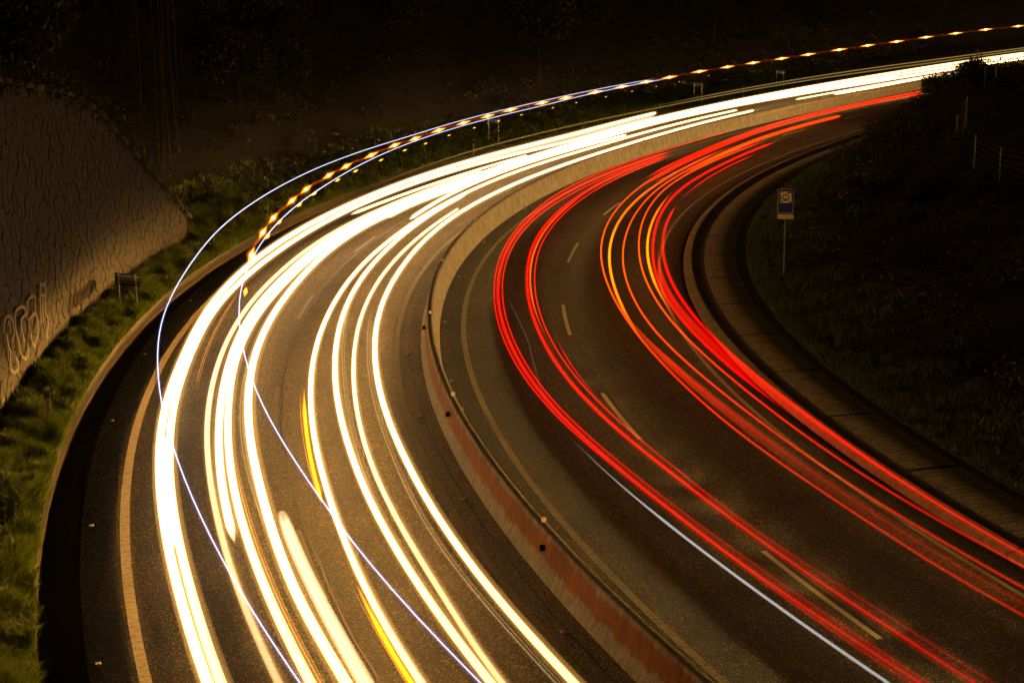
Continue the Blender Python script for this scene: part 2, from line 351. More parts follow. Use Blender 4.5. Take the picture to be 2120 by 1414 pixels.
# right-hand edge: kerb stones, gutter, grooved slabs, drain
dr = tag(link('roadside_gutter', grid('roadside_gutter', SR, [(9.05, -.12), (9.1, -.12), (9.42, .03), (9.5, .035), (9.9, .02), (11.22, .0), (11.25, -.08), (11.58, -.06), (11.62, .04)]), M['gutter']), kind='structure')
for k in range(30):
    s0 = -12+k*5.6; S = np.linspace(s0+.02, s0+5.56, 9)
    link('kerb_stone', grid('kerb_stone', S, [(9.1, -.05), (9.11, .07), (9.36, .1), (9.39, .135), (9.45, .135), (9.47, -.03)]), M['kerb'], dr)
for k in range(28):
    s0 = -11.2+k*5.6; S = np.linspace(s0+.06, s0+5.5, 9)
    link('slab', grid('slab', S, [(9.92, -.04), (9.93, .05), (11.18, .09), (11.2, -.02)]), M['slab'], dr)

# ------------------------------------------------------------------ concrete barrier in moulded lengths with reflectors
bar = empty('concrete_barrier', W(20, 0, 0)); bar.rotation_euler = (0, 0, 0)
tag(bar, 'long curved concrete safety barrier between the white and red carriageways', 'barrier')
def child(o, par):
    o.parent = par; o.matrix_parent_inverse = Matrix.Translation(-Vector(par.location)); return o
prof = [(-.30, -.01), (-.295, .08), (-.175, .30), (-.10, .80), (-.075, .84), (.075, .84), (.10, .80), (.175, .30), (.295, .08), (.30, -.01)]
SL = 5.2
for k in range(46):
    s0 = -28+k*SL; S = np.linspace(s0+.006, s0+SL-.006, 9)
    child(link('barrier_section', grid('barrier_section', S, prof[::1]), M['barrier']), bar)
inn = [(a*.93, z*.985-.005) for a, z in prof]
child(link('barrier_core', grid('barrier_core', np.arange(-28, 211, 1.), inn), M['mortar']), bar)
def placeon(o, s, t, z, par=None, face=0):
    p = W(s, t, z); o.rotation_euler = (0, 0, head(s)+face)
    o.location = p if par is None else p-np.array(par.location)
    if par is not None: o.parent = par
me_r = bevelbox('reflector', (.03, .11, .11), .006); me_b = bevelbox('reflector_block', (.03, .11, .13), .006)
for s in [1.6, 12, 22.6, 32.3, 42.6, 53, 65, 77, 91, 106, 122, -8.8]:
    me_t = me_r.copy(); o = link('reflector', me_t, M['amber_refl']); o['label'] = 'amber reflector square on the barrier top'; placeon(o, s, .02, .90, bar)
    o = link('reflector', me_r, M['reflector']); o['label'] = 'cream reflector square on the inner face'; placeon(o, s-.3, .20, .56, bar)
    o = link('reflector', me_b, M['black']); o['label'] = 'black backed reflector on the outer face'; placeon(o, s-.6, -.19, .53, bar)

# ------------------------------------------------------------------ stone retaining wall
WT = -11.35
def walltop(s): return np.interp(s, [-40, 13, 16, 19.5, 24, 28, 30.5, 33.5, 36.5, 38.7], [9.2, 8.9, 8.74, 8.3, 7.75, 6.8, 5.6, 4.2, 2.7, 1.35])
wall = empty('stone_wall', W(20, WT, 0)); tag(wall, 'tall rubble stone retaining wall sloping down behind the grass verge, with graffiti', 'wall')
Sg = np.concatenate([np.arange(8, 38.7, 1.), [38.7]])
base = .25
P0 = W(Sg, WT-.1, base-.6); P1 = W(Sg, WT-.1, walltop(Sg)); P2 = W(Sg, WT-.75, walltop(Sg)); P3 = W(Sg, WT-.75, base-.6)
V = np.stack([P0, P1, P2, P3], 1); m4 = 4
F = []
for i in range(len(Sg)-1):
    for j in range(3): a = i*4+j; F.append([a, a+1, a+5, a+4])
a = (len(Sg)-1)*4; F.append([a, a+3, a+2, a+1]); F.append([0, 1, 2, 3])
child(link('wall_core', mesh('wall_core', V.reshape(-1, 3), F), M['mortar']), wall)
# coping of dressed stones
for k in range(40):
    s0 = 8+k*1.3
    if s0 > 38.2: break
    s1 = min(s0+1.27, 38.75); S = np.linspace(s0, s1, 3); zt = walltop(S)
    sec = [(-.0, -.0), (.0, .16), (-.8, .16), (-.8, .0)]
    V = []
    for si, zi in zip(S, zt):
        for dt, dz in sec: V.append(W(si, WT+.06+dt, zi+dz))
    F = [[i*4+j, i*4+(j+1) % 4, (i+1)*4+(j+1) % 4, (i+1)*4+j] for i in range(2) for j in range(4)]+[[0, 3, 2, 1], [8, 9, 10, 11]]
    child(link('coping_stone', mesh('coping_stone', V, F), M['stone']), wall)
def clip(poly, nx, ny, d):
    out = []
    for i in range(len(poly)):
        a = poly[i]; b = poly[(i+1) % len(poly)]; da = a[0]*nx+a[1]*ny-d; db = b[0]*nx+b[1]*ny-d
        if da <= 0: out.append(a)
        if (da < 0) != (db < 0):
            k = da/(da-db); out.append((a[0]+(b[0]-a[0])*k, a[1]+(b[1]-a[1])*k))
    return out
GX, GZ = .62, .36
nx_, nz_ = int(54/GX), int(9.6/GZ)
seed = np.zeros((nx_, nz_, 2))
for i in range(nx_):
    for j in range(nz_):
        seed[i, j] = (-15+(i+.5*(j % 2)+rng.uniform(-.33, .33))*GX, base-.2+(j+rng.uniform(-.33, .33))*GZ)
stones = []
for i in range(1, nx_-1):
    for j in range(0, nz_-1):
        cx, cz = seed[i, j]
        if cx > 38.5 or cz > walltop(cx)-.05 or cx < 8: continue
        poly = [(cx-1, cz-.6), (cx+1, cz-.6), (cx+1, cz+.6), (cx-1, cz+.6)]
        for di in (-2, -1, 0, 1, 2):
            for dj in (-2, -1, 0, 1, 2):
                if (di or dj) and 0 <= i+di < nx_ and 0 <= j+dj < nz_:
                    qx, qz = seed[i+di, j+dj]; nx, nz = qx-cx, qz-cz
                    L = math.hypot(nx, nz); poly = clip(poly, nx/L, nz/L, ((cx+qx)/2*nx+(cz+qz)/2*nz)/L-.009)
                    if len(poly) < 3: break
        poly = [(min(a, 38.68), min(b, float(walltop(a))-.01)) for a, b in poly]
        if len(poly) >= 3: stones.append((cx, cz, poly))
def stonegeo(cx, cz, poly, V, F):
    k = len(V); n = len(poly); d = rng.uniform(.02, .042); tl = rng.uniform(-.03, .03); tz = rng.uniform(-.03, .03)
    for a, b in poly: V.append(W(a, WT-.1, b))
    for a, b in poly: V.append(W(a, WT-.1+d*.65, b))
    for a, b in poly:
        a2 = cx+(a-cx)*.92; b2 = cz+(b-cz)*.92; V.append(W(a2, WT-.1+d+tl*(a-cx)+tz*(b-cz), b2))
    for r_ in (0, 1):
        for i in range(n): F.append([k+r_*n+i, k+r_*n+(i+1) % n, k+(r_+1)*n+(i+1) % n, k+(r_+1)*n+i])
    F.append([k+2*n+i for i in range(n)])
stones.sort(key=lambda q: np.linalg.norm(W(q[0], WT, q[1])-np.array([0, 0, 11.78])))
def polymesh(name, V, F):
    me = bpy.data.meshes.new(name); me.from_pydata([tuple(v) for v in V], [], F); me.update(); return me
for q in stones[:300]:
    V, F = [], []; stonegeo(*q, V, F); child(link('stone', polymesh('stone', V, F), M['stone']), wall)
V, F = [], []
for q in stones[300:]: stonegeo(*q, V, F)
child(tag(link('rubble_stones', polymesh('rubble_stones', V, F), M['stone']), kind='stuff'), wall)
GRAF = [[(13.79, 2.49), (13.83, 2.76), (14.15, 2.84), (14.57, 2.78), (14.94, 2.63), (15.14, 2.4), (15.12, 2.17), (14.85, 2.03)], [(14.27, 2.58), (14.51, 2.65), (14.67, 2.49), (14.66, 2.28)], [(15.54, 2.7), (15.4, 2.52), (15.36, 2.22), (15.71, 1.82), (15.91, 1.4)], [(15.54, 2.7), (16.36, 2.64), (16.86, 2.48), (16.93, 2.28), (16.25, 2.33), (16.22, 2.07), (16.43, 1.64)], [(17.01, 2.1), (17.16, 2.53), (17.46, 2.62), (18.0, 2.58), (18.3, 2.47), (18.18, 2.08)], [(17.27, 2.04), (17.62, 2.07), (18.17, 2.05), (18.42, 1.77), (18.37, 1.39), (17.98, 1.26), (17.8, 1.14), (17.46, 1.39), (17.4, 1.62)], [(19.13, 2.71), (18.96, 2.38), (18.88, 1.92), (18.9, 1.55)], [(19.76, 2.57), (19.65, 2.23), (19.51, 1.78), (19.77, 1.52), (19.77, 1.28), (19.45, 1.13), (19.66, 0.91)], [(19.02, 2.37), (19.65, 2.23)], [(19.13, 2.71), (19.42, 2.57), (19.76, 2.57)], [(19.31, 2.22), (19.16, 1.86), (19.17, 1.54)], [(14.38, 1.58), (14.31, 1.39), (14.81, 1.18), (15.38, 1.14), (15.44, 1.31), (15.1, 1.55)], [(16.02, 1.32), (16.52, 1.11), (16.97, 1.18), (16.81, 1.52)], [(14.06, 2.43), (14.18, 2.17), (14.47, 1.81), (14.25, 1.62)]]
V, F = [], []
for L in GRAF:
    L = np.array(L); t = np.linspace(0, len(L)-1, len(L)*4); a = np.interp(t, np.arange(len(L)), L[:, 0]); b = np.interp(t, np.arange(len(L)), L[:, 1])
    ker = np.array([1, 2, 1])/4; a[1:-1] = np.convolve(a, ker, 'valid'); b[1:-1] = np.convolve(b, ker, 'valid')
    da, db = np.gradient(a), np.gradient(b); l = np.hypot(da, db)+1e-6; k0 = len(V)
    for i in range(len(a)):
        hw = .045
        V.append(W(a[i]-db[i]/l[i]*hw*1.6, WT+.012, b[i]+da[i]/l[i]*hw)); V.append(W(a[i]+db[i]/l[i]*hw*1.6, WT+.012, b[i]-da[i]/l[i]*hw))
    F += [[k0+2*i, k0+2*i+1, k0+2*i+3, k0+2*i+2] for i in range(len(a)-1)]
child(link('graffiti', polymesh('graffiti', V, F), M['graffiti']), wall)['label'] = 'pale sprayed bubble letters low on the wall'

# ------------------------------------------------------------------ grass and brush
def blades(name, s, t, zf, hgt, wd, mat, lean=.5, kind='stuff'):
    n = len(s); z = zf(s, t)-.01; P = W(s, t, z); a = rng.uniform(0, 2*np.pi, n)
    patch = .55+.45*np.sin(s*1.7+3*np.sin(t*2.3+s*.31))*np.sin(s*.63+t*3.1+1.3*np.sin(s*2.9)); h = hgt*rng.uniform(.4, 1.25, n)*(.45+1.15*patch**1.5); ww = wd*rng.uniform(.6, 1.4, n)
    la = rng.uniform(0, 2*np.pi, n); ll = lean*h*rng.uniform(.2, 1, n)
    dx = np.stack([np.cos(a)*ww, np.sin(a)*ww, np.zeros(n)], -1); L = np.stack([np.cos(la)*ll, np.sin(la)*ll, h], -1); Lm = np.stack([np.cos(la)*ll*.3, np.sin(la)*ll*.3, h*.6], -1)
    V = np.stack([P-dx, P+dx, P+Lm+dx*.7, P+Lm-dx*.7, P+L], 1).reshape(-1, 3)
    k = np.arange(n)*5
    F = np.concatenate([np.stack([k, k+1, k+2], -1), np.stack([k, k+2, k+3], -1), np.stack([k+3, k+2, k+4], -1)])
    return tag(link(name, mesh(name, V, F), mat), kind=kind)
def tufts(n, s0, s1, tf, clump, dens=lambda s: 1):
    """blade roots gathered into tufts"""
    m = n//clump; u = rng.uniform(0, 1, m); cs = s0+(s1-s0)*u**1.25; ct = tf(cs, rng.uniform(0, 1, m))
    s = np.repeat(cs, clump)+rng.normal(0, .13, m*clump); t = np.repeat(ct, clump)+rng.normal(0, .09, m*clump)
    return s, t
s, t = tufts(170000, -8, 48, lambda s, u: -9.98-u*(1.45+.9*np.clip((s-38)/4, 0, 1)*2), 14)
t = np.minimum(t, -9.92); ok = ~((t < WT+.12) & (s < 38.9)); blades('grass', s[ok], t[ok], hill_l, .27, .013, M['grass'], 1.1)
s = rng.uniform(-8, 60, 6000).repeat(12)+rng.normal(0, .07, 72000); t = -9.86-.3*rng.uniform(0, 1, 6000).repeat(12)+rng.normal(0, .03, 72000); blades('grass', s, np.minimum(t, -9.84), hill_l, .2, .011, M['grass'], 1.2)
s, t = tufts(90000, 38, 150, lambda s, u: -10.1-u**1.5*5, 14); t = np.minimum(t, -10.0); ok = ~((t < WT+.2) & (s < 39.2))
blades('grass', s[ok], t[ok], hill_l, .22, .02, M['grass'], .9)
s, t = tufts(80000, -8, 90, lambda s, u: 11.7+u**1.6*4.5, 12); t = np.maximum(t, 11.66)
blades('grass', s, t, hill_r, .2, .016, M['drygrass'], .9)
def leaves(P, size, rngs=.5):
    n = len(P); a = rng.normal(size=(n, 3)); a /= np.linalg.norm(a, axis=1)[:, None]; b = np.cross(a, rng.normal(size=(n, 3))); b /= np.linalg.norm(b, axis=1)[:, None]
    sz = size*rng.uniform(1-rngs, 1+rngs, (n, 1)); V = np.stack([P-a*sz, P+b*sz*.45, P+a*sz, P-b*sz*.45], 1).reshape(-1, 3); k = np.arange(n)*4
    return V, np.stack([k, k+1, k+2, k+3], -1)
def brushfield(name, n, s0, s1, t0, t1, zf, size, mat, clump=70, spread=.7):
    m = n//clump; cs = rng.uniform(s0, s1, m); ct = t0+(t1-t0)*rng.uniform(0, 1, m)**1.3; cr = spread*rng.uniform(.4, 1.3, m)
    o = rng.normal(size=(m, clump, 3)); o /= np.linalg.norm(o, axis=2)[:, :, None]; o *= rng.uniform(.4, 1, (m, clump, 1))*cr[:, None, None]
    P = W(cs, ct, zf(cs, ct)+cr*.35)[:, None]+o*np.array([1, 1, .75]); V, F = leaves(P.reshape(-1, 3), size)
    return tag(link(name, mesh(name, V, F), mat), kind='stuff')
brushfield('undergrowth', 110000, 36, 200, -13.5, -60, hill_l, .11, M['brush'])
brushfield('undergrowth', 60000, -8, 120, 14.5, 32, hill_r, .09, M['brush'])
# brush spilling over the wall top
cs = rng.uniform(8, 38, 260); P = []
for a in cs:
    c = W(a, WT-.75+rng.normal(0, .25), float(walltop(a))+.15); P.append(c+rng.normal(size=(60, 3))*np.array([.4, .4, .25]))
V, F = leaves(np.concatenate(P), .08); tag(link('ivy', mesh('ivy', V, F), M['leaf']), kind='stuff')
# slope behind the wall
Sw = np.arange(-42, 42, 2.)
tw = [-12.1, -14, -18, -24, -34, -50, -80]
def hill_w(s, t):
    s, t = np.broadcast_arrays(np.asarray(s, float), np.asarray(t, float)); f = np.clip((s-3)/6, 0, 1); f = f*f*(3-2*f)
    return (hill_l(s, t)-.1)*(1-f)+(walltop(np.minimum(s, 38.7))-.15+np.maximum(-12.1-t, 0)*.35)*f
Vw = np.array([[W(a, b, float(hill_w(a, b))) for b in tw] for a in Sw]).reshape(-1, 3)
n7 = len(tw); F = [[i*n7+j, (i+1)*n7+j, (i+1)*n7+j+1, i*n7+j+1] for i in range(len(Sw)-1) for j in range(n7-1)]
tag(link('hillside', mesh('hillside', Vw, F), M['ground']), kind='structure')
brushfield('undergrowth', 40000, 8, 40, -12.6, -34, hill_w, .1, M['brush'])

# ------------------------------------------------------------------ trees and bushes
def crown_mesh(name, n, rx, rz, z0, size, lobes=9, sd=1):
    r = np.random.default_rng(sd); c = r.normal(size=(lobes, 3)); c /= np.linalg.norm(c, axis=1)[:, None]; c *= r.uniform(.25, .75, (lobes, 1)); rad = r.uniform(.3, .6, lobes)
    k = r.integers(0, lobes, n); o = r.normal(size=(n, 3)); o /= np.linalg.norm(o, axis=1)[:, None]; o *= r.uniform(.45, 1.05, (n, 1))**.7*rad[k][:, None]
    P = (c[k]+o)*np.array([rx, rx, rz])+np.array([0, 0, z0]); V, F = leaves(P, size); return mesh(name, V, F)
def trunk_mesh(name, h, r0, sd=1, limbs=6):
    r = np.random.default_rng(sd); V, F = [], []
    def seg(P, rad, n=7):
        k = len(V); P = np.array(P); T = np.gradient(P, axis=0); T /= np.linalg.norm(T, axis=1)[:, None]
        A = np.cross(T, [.3, 1, .1]); A /= np.linalg.norm(A, axis=1)[:, None]; B = np.cross(A, T)
        for i in range(len(P)):
            for a in range(n): V.append(P[i]+rad[i]*(math.cos(a*2*math.pi/n)*A[i]+math.sin(a*2*math.pi/n)*B[i]))
        for i in range(len(P)-1):
            for a in range(n): F.append([k+i*n+a, k+i*n+(a+1) % n, k+(i+1)*n+(a+1) % n, k+(i+1)*n+a])
    zz = np.linspace(-.4, h, 7); wx = np.cumsum(r.normal(0, .03*h/6, 7)); wy = np.cumsum(r.normal(0, .03*h/6, 7))
    seg(np.stack([wx, wy, zz], -1), np.linspace(r0, r0*.3, 7))
    for q in range(limbs):
        f = r.uniform(.45, .95); i = int(f*6); st = np.array([wx[i], wy[i], zz[i]]); an = r.uniform(0, 6.28); L = h*r.uniform(.2, .4)
        d = np.array([math.cos(an)*.7, math.sin(an)*.7, .7]); seg([st, st+d*L*.5, st+d*L+np.array([0, 0, L*.15])], [r0*.35, r0*.22, r0*.08], 5)
    return polymesh(name, V, F)
kinds = []
for sd, (rx, rz, z0, h, r0, n) in enumerate([(2.6, 2.9, 4.6, 4.6, .16, 6500), (2.1, 3.4, 5.2, 5.0, .14, 6500), (3.1, 2.4, 3.8, 3.6, .2, 6500)]):
    kinds.append((crown_mesh('crown', n, rx, rz, z0, .15, 10, sd+3), trunk_mesh('trunk', h, r0, sd)))
    kinds[-1][0].materials.append(M['leaf']); kinds[-1][1].materials.append(M['bark'])
def tree(s, t, z, k, sc_, label, group=None, name='tree'):
    o = empty(name, W(s, t, z), rng.uniform(0, 6.28)); o.scale = (sc_,)*3; tag(o, label, 'tree', group)
    for m_, nm in ((kinds[k][1], 'trunk'), (kinds[k][0], 'crown')):
        c = bpy.data.objects.new(nm, m_); C.objects.link(c); c.parent = o
    return o
GT = 'dark trees on the hillside beyond the road'
for i in range(64):
    s = rng.uniform(44, 210); t = -rng.uniform(17, 52); k = int(rng.integers(0, 3))
    tree(s, t, float(hill_l(s, t))-.2, k, rng.uniform(.75, 1.35), 'dark leafy tree on the unlit hillside above the lit bend', GT)
for i in range(16):
    s = rng.uniform(12, 40); t = -rng.uniform(13.5, 30); tree(s, t, float(hill_w(s, t))-.2, int(rng.integers(0, 3)), rng.uniform(.6, 1.0), 'dark leafy tree growing above the stone wall', 'dark trees above the stone wall')
tree(74, -26, float(hill_l(74, -26)), 2, 1.2, 'olive green rounded tree at the top, left of centre', name='tree')
tree(150, -22, float(hill_l(150, -22)), 1, .8, 'feathery olive tree above the line of amber flashes at top right', name='tree')
# slender pale trunks above the wall
PB = []
for q in range(3):
    m_ = trunk_mesh('trunk', 9.5, .05, 20+q, 3); m_.materials.append(M['palebark']); c_ = crown_mesh('crown', 1800, 1.3, 2.0, 10, .12, 6, 30+q); c_.materials.append(M['leaf']); PB.append((m_, c_))
for i, (s, t) in enumerate([(44, -14.5), (45, -15.2), (47, -15.4), (49, -16), (42, -14.6), (52, -17.5)]):
    o = empty('slender_tree', W(s, t, float(hill_l(s, t))+1.2)); tag(o, ['slender pale tree over the wall, thickest stem of the top left clump', 'slender pale tree over the wall, forked low in the top left clump', 'slender pale tree over the wall, middle of the top left clump', 'slender pale tree over the wall, right side of the top left clump', 'slender pale tree over the wall, leftmost of the top left clump', 'slender pale tree over the wall, rightmost and farthest of the top left clump'][i], 'tree', 'slender pale trees at top left')
    for m_ in PB[i % 3]: c = bpy.data.objects.new('trunk' if m_ is PB[i % 3][0] else 'crown', m_); C.objects.link(c); c.parent = o
# bushes on the right bank, outlined against the white trails
BK = []
for q in range(3):
    c_ = crown_mesh('foliage', 2600, 1.35, .95, .75, .075, 11, 50+q); c_.materials.append(M['leaf'])
    t_ = trunk_mesh('stem', 1.0, .05, 60+q, 8); t_.materials.append(M['bark']); BK.append((c_, t_))
def bush(s, t, k, sc_, label, group=None):
    o = empty('bush', W(s, t, float(hill_r(s, t))-.1), rng.uniform(0, 6)); o.scale = (sc_,)*3; tag(o, label, 'bush', group)
    for m_, nm in zip(BK[k], ('foliage', 'stem')): c = bpy.data.objects.new(nm, m_); C.objects.link(c); c.parent = o
BUSH = [(100, 14.2, 0, .9, 'leafy bush reaching out over the road at the end of the red trails', None), (92, 17.0, 1, .8, 'ragged bush in front of the white trails between two fence posts', None), (86, 18.6, 2, .9, 'bush outlined against the white trails at the far right edge', None)]
for b_ in BUSH: bush(*b_)
for i in range(26):
    s = rng.uniform(8, 80); t = rng.uniform(15.5, 26); bush(s, t, int(rng.integers(0, 3)), rng.uniform(.6, 1.1), 'dark low bush on the unlit right bank', 'dark bushes on the right bank')

# ------------------------------------------------------------------ fences on the right bank
def wire_fence(pts, h, label, brace=None):
    z0 = [float(hill_r(a, b)) for a, b in pts]; root = empty('wire_fence', W(pts[0][0], pts[0][1], z0[0])); tag(root, label, 'fence')
    tops = []
    for (a, b), z in zip(pts, z0):
        P = np.array([W(a, b, z-.3), W(a, b, z+h)]); child(link('post', tubemesh('post', P, .035, 8), M['galv']), root); tops.append((W(a, b, z), h))
    for k in range(7):
        hh = h*(.08+.9*k/6); child(link('wire', tubemesh('wire', np.array([p+np.array([0, 0, hh]) for p, _ in tops]), .006, 4), M['galv']), root)
    if brace:
        for i, d in brace:
            p = tops[i][0]; q = tops[i][0]+(tops[i+d][0]-tops[i][0])*.35; P = np.array([p+np.array([0, 0, h*.85]), q]); child(link('brace', tubemesh('brace', P, .025, 6), M['galv']), root)
wire_fence([(55, 21), (50, 20.5), (44.5, 21), (39.5, 21.5), (34, 22)], 1.5, 'wire fence on thin posts across the dark right bank, nearer and lower one', [(0, 1)])
wire_fence([(88, 18.2), (83, 19.3), (78, 20.2), (72, 21), (66, 22)], 1.6, 'wire fence outlined against the white trails at upper right', [(1, 1)])

# ------------------------------------------------------------------ roadside furniture
def delineator(s, t, z, label):
    o = empty('delineator_post', W(s, t, z), head(s)); tag(o, label, 'marker post', 'black banded marker posts along the verge')
    link('post', bevelbox('post', (.05, .12, .98), .015, 2, (0, 0, .49)), M['white'], o)
    link('black_band', bevelbox('black_band', (.056, .126, .22), .015, 2, (0, 0, .78)), M['black'], o)
    for zz in (.73, .83):
        bm = bmesh.new(); bmesh.ops.create_uvsphere(bm, u_segments=12, v_segments=8, radius=.026); me = bpy.data.meshes.new('reflector'); bm.to_mesh(me); bm.free()
        for sx in (-1, 1): r_ = link('reflector', me.copy(), M['reflector'], o); r_.location = (sx*.03, 0, zz); r_.scale = (.4, 1, 1)
    return o
delineator(13.6, -10.35, .12, 'large near marker post with black band on the left grass verge')
delineator(44.5, -9.95, .0, 'marker post with two bright dots beside the amber flashes')
delineator(73.5, -9.9, .0, 'marker post beside two thin sign posts, halfway along the far verge')
delineator(121, -9.9, .1, 'farthest marker post, small, above the white trails at right')
def sign_back(p1, p2, w_, h_, zt, label, over=.25):
    """small sign seen from behind on two posts"""
    a = W(p1[0], p1[1], float(hill_l(*p1))); b = W(p2[0], p2[1], float(hill_l(*p2))); mid = (a+b)/2; d = b-a; L = math.hypot(d[0], d[1]); rz = math.atan2(d[1], d[0])
    root = empty('road_sign', (mid[0], mid[1], min(a[2], b[2])), rz); tag(root, label, 'road sign')
    for sx, p in ((-L/2, a), (L/2, b)):
        o = link('post', bevelbox('post', (.06, .05, zt+.15), .008, 1, (0, 0, (zt+.15)/2-.15)), M['galv'], root); o.location = (sx, 0, 0)
    o = link('panel', bevelbox('panel', (w_, .03, h_), .012, 2), M['signback'], root); o.location = (0, .05, zt-h_/2)
    for dz in (-.12, .12): q = link('rail', bevelbox('rail', (w_*.96, .02, .035), .004, 1), M['galv'], root); q.location = (0, .028, zt-h_/2+dz)
sign_back((27.4, -10.86), (27.1, -10.2), 1.15, .42, 1.2, 'small rectangular sign seen from behind on two posts before the stone wall')
sign_back((3.3, -11.0), (3.0, -10.5), .95, .44, 1.45, 'small sign seen from behind at the bottom left edge')
for sa, lb in ((78, 'pair of thin sign posts behind the marker post on the far verge'), (113, 'two thin sign posts standing on the dark verge right of centre'), (131, 'two thin sign posts beside the farthest marker post')):
    root = empty('road_sign', W(sa, -10.6, float(hill_l(sa, -10.6))), head(sa)); tag(root, lb, 'road sign')
    for dx in (-.25, .25): o = link('post', bevelbox('post', (.05, .05, 1.7), .006, 1, (0, 0, .7)), M['galv'], root); o.location = (0, dx*1.4, 0)
    o = link('panel', bevelbox('panel', (.02, .95, .28), .008, 1), M['signback'], root); o.location = (.04, 0, 1.4)
# blue service sign on the right bank
ss, ts = 32.0, 12.64; zb = float(hill_r(ss, ts)); p = W(ss, ts, zb)
sg = empty('road_sign', p, math.atan2(-p[0], p[1])*1.0); tag(sg, 'blue information sign with pale pictogram and small plate on a single post at right', 'road sign')
zs = .8-zb
link('post', bevelbox('post', (.065, .05, 2.95+zs), .01, 1, (0, .03, (2.95+zs)/2-.1)), M['dullsteel'], sg)
pn = link('panel', bevelbox('panel', (.60, .025, .92), .012, 3, (0, 0, 2.38+zs)), M['blue'], sg)
def framemesh(w_, h_, b_, y, z, th=.004):
    bx = [((0, y, z+h_/2-b_/2), (w_, th, b_), None), ((0, y, z-h_/2+b_/2), (w_, th, b_), None), ((-w_/2+b_/2, y, z), (b_, th, h_-2*b_), None), ((w_/2-b_/2, y, z), (b_, th, h_-2*b_), None)]
    return boxmesh('border', bx)
link('border', framemesh(.57, .89, .018, -.016, 2.38+zs), M['ivory'], pn)
link('pictogram_field', bevelbox('pictogram_field', (.41, .006, .42), .002, 1, (0, -.0165, 2.52+zs)), M['ivory'], pn)
# camera-like pictogram: hood, ring and lens
def disc(r, x, y, z, n=20, ri=0):
    V = []; F = []
    for a in range(n): V.append((x+r*math.cos(a*2*math.pi/n), y, z+r*math.sin(a*2*math.pi/n)))
    if ri:
        for a in range(n): V.append((x+ri*math.cos(a*2*math.pi/n), y, z+ri*math.sin(a*2*math.pi/n)))
        F = [[a, (a+1) % n, n+(a+1) % n, n+a] for a in range(n)]
    else: F = [list(range(n))]
    return V, F
V, F = [], []
for (r, x, z, ri) in ((.135, 0, 2.50, .085), (.045, 0, 2.46, 0)):
    v, f_ = disc(r, x, -.0215, z+zs, 20, ri); k = len(V); V += v; F += [[i+k for i in q] for q in f_]
for (x0, z0, x1, z1) in ((-.2, 2.68, -.06, 2.72), (.03, 2.66, .2, 2.72), (-.2, 2.34, -.09, 2.39), (.1, 2.33, .2, 2.37), (-.2, 2.42, -.15, 2.6)):
    k = len(V); V += [(x0, -.0215, z0+zs), (x1, -.0215, z0+zs), (x1, -.0215, z1+zs), (x0, -.0215, z1+zs)]; F.append([k, k+1, k+2, k+3])
link('pictogram', polymesh('pictogram', V, F), M['black'], pn)
pl = link('plate', bevelbox('plate', (.58, .02, .17), .01, 2, (.01, 0, 1.80+zs)), M['ivory'], sg)
V, F = [], []
x = -.24
for wd_, segs in ((.05, 'L'), (.04, 'u'), (.04, 'r'), (.03, 'i'), (.05, '0'), (.05, '0'), (.02, '.'), (.07, 'm')):
    def bar_(x0, z0, x1, z1):
        k = len(V); V.extend([(x0, -.0135, z0+1.80+zs), (x1, -.0135, z0+1.80+zs), (x1, -.0135, z1+1.80+zs), (x0, -.0135, z1+1.80+zs)]); F.append([k, k+1, k+2, k+3])
    q = .012
    if segs in 'Lu0m': bar_(x, -.04, x+q, .045 if segs in 'L0' else .02)
    if segs in 'u0m': bar_(x+wd_-q, -.04, x+wd_, .045 if segs == '0' else .02)
    if segs in 'Lu0': bar_(x, -.05, x+wd_, -.04)
    if segs in '0': bar_(x, .035, x+wd_, .047)
    if segs in 'rm': bar_(x, .008, x+wd_, .02); bar_(x+wd_*.0, -.05, x+q, .008)
    if segs == 'm': bar_(x+wd_*.45, -.05, x+wd_*.45+q, .01)
    if segs in 'i.': bar_(x, -.05, x+q, .01 if segs == 'i' else -.035)
    x += wd_+.022
link('plate_writing', polymesh('plate_writing', V, F), M['black'], pl)
# raised studs beside the lines, and grit on the inner shoulder
GS = 'small reflective road studs along the edge lines'
stm = bevelbox('road_stud', (.13, .1, .03), .01, 1); stm.materials.append(M['reflector'])
SN = {}
ORD = ['nearest the camera', 'second from the camera', 'third from the camera', 'fourth from the camera', 'fifth from the camera', 'sixth from the camera', 'seventh from the camera']
def stud(s, t, lab):
    k = SN.get(lab, 0); SN[lab] = k+1; lab2 = lab+', '+ORD[k]
    o = bpy.data.objects.new('road_stud', stm); C.objects.link(o); o.location = W(s, t, .014); o.rotation_euler = (0, 0, head(s)); tag(o, lab2, 'road stud', lab+'s')
for s, t in [(-1, -8.82), (6, -8.8), (14, -8.8), (21.2, -8.8), (29, -8.75), (37, -8.75)]: stud(s, t, 'pale road stud at the outer edge of the left carriageway')
for s, t in [(-2, -.73), (6, -.67), (13.2, -.73), (20.7, -.70), (28, -.68)]: stud(s, t, 'pale road stud along the left foot of the barrier')
for s, t in [(9, .45), (17, .44), (25.3, .45), (33.7, .49), (42, .5), (52, .5), (62, .5)]: stud(s, t, 'pale road stud between the barrier and the ribbed line')
n = 2200; s = rng.uniform(-6, 70, n); t = .33+.62*rng.uniform(0, 1, n); sz = rng.choice([.006, .009, .014, .024], n, p=[.6, .29, .1, .01])
P = W(s, t, .004+sz*.5); V = np.array([[1, 0, 0], [-1, 0, 0], [0, 1, 0], [0, -1, 0], [0, 0, 1], [0, 0, -1]]); FF = np.array([[0, 2, 4], [2, 1, 4], [1, 3, 4], [3, 0, 4], [2, 0, 5], [1, 2, 5], [3, 1, 5], [0, 3, 5]])
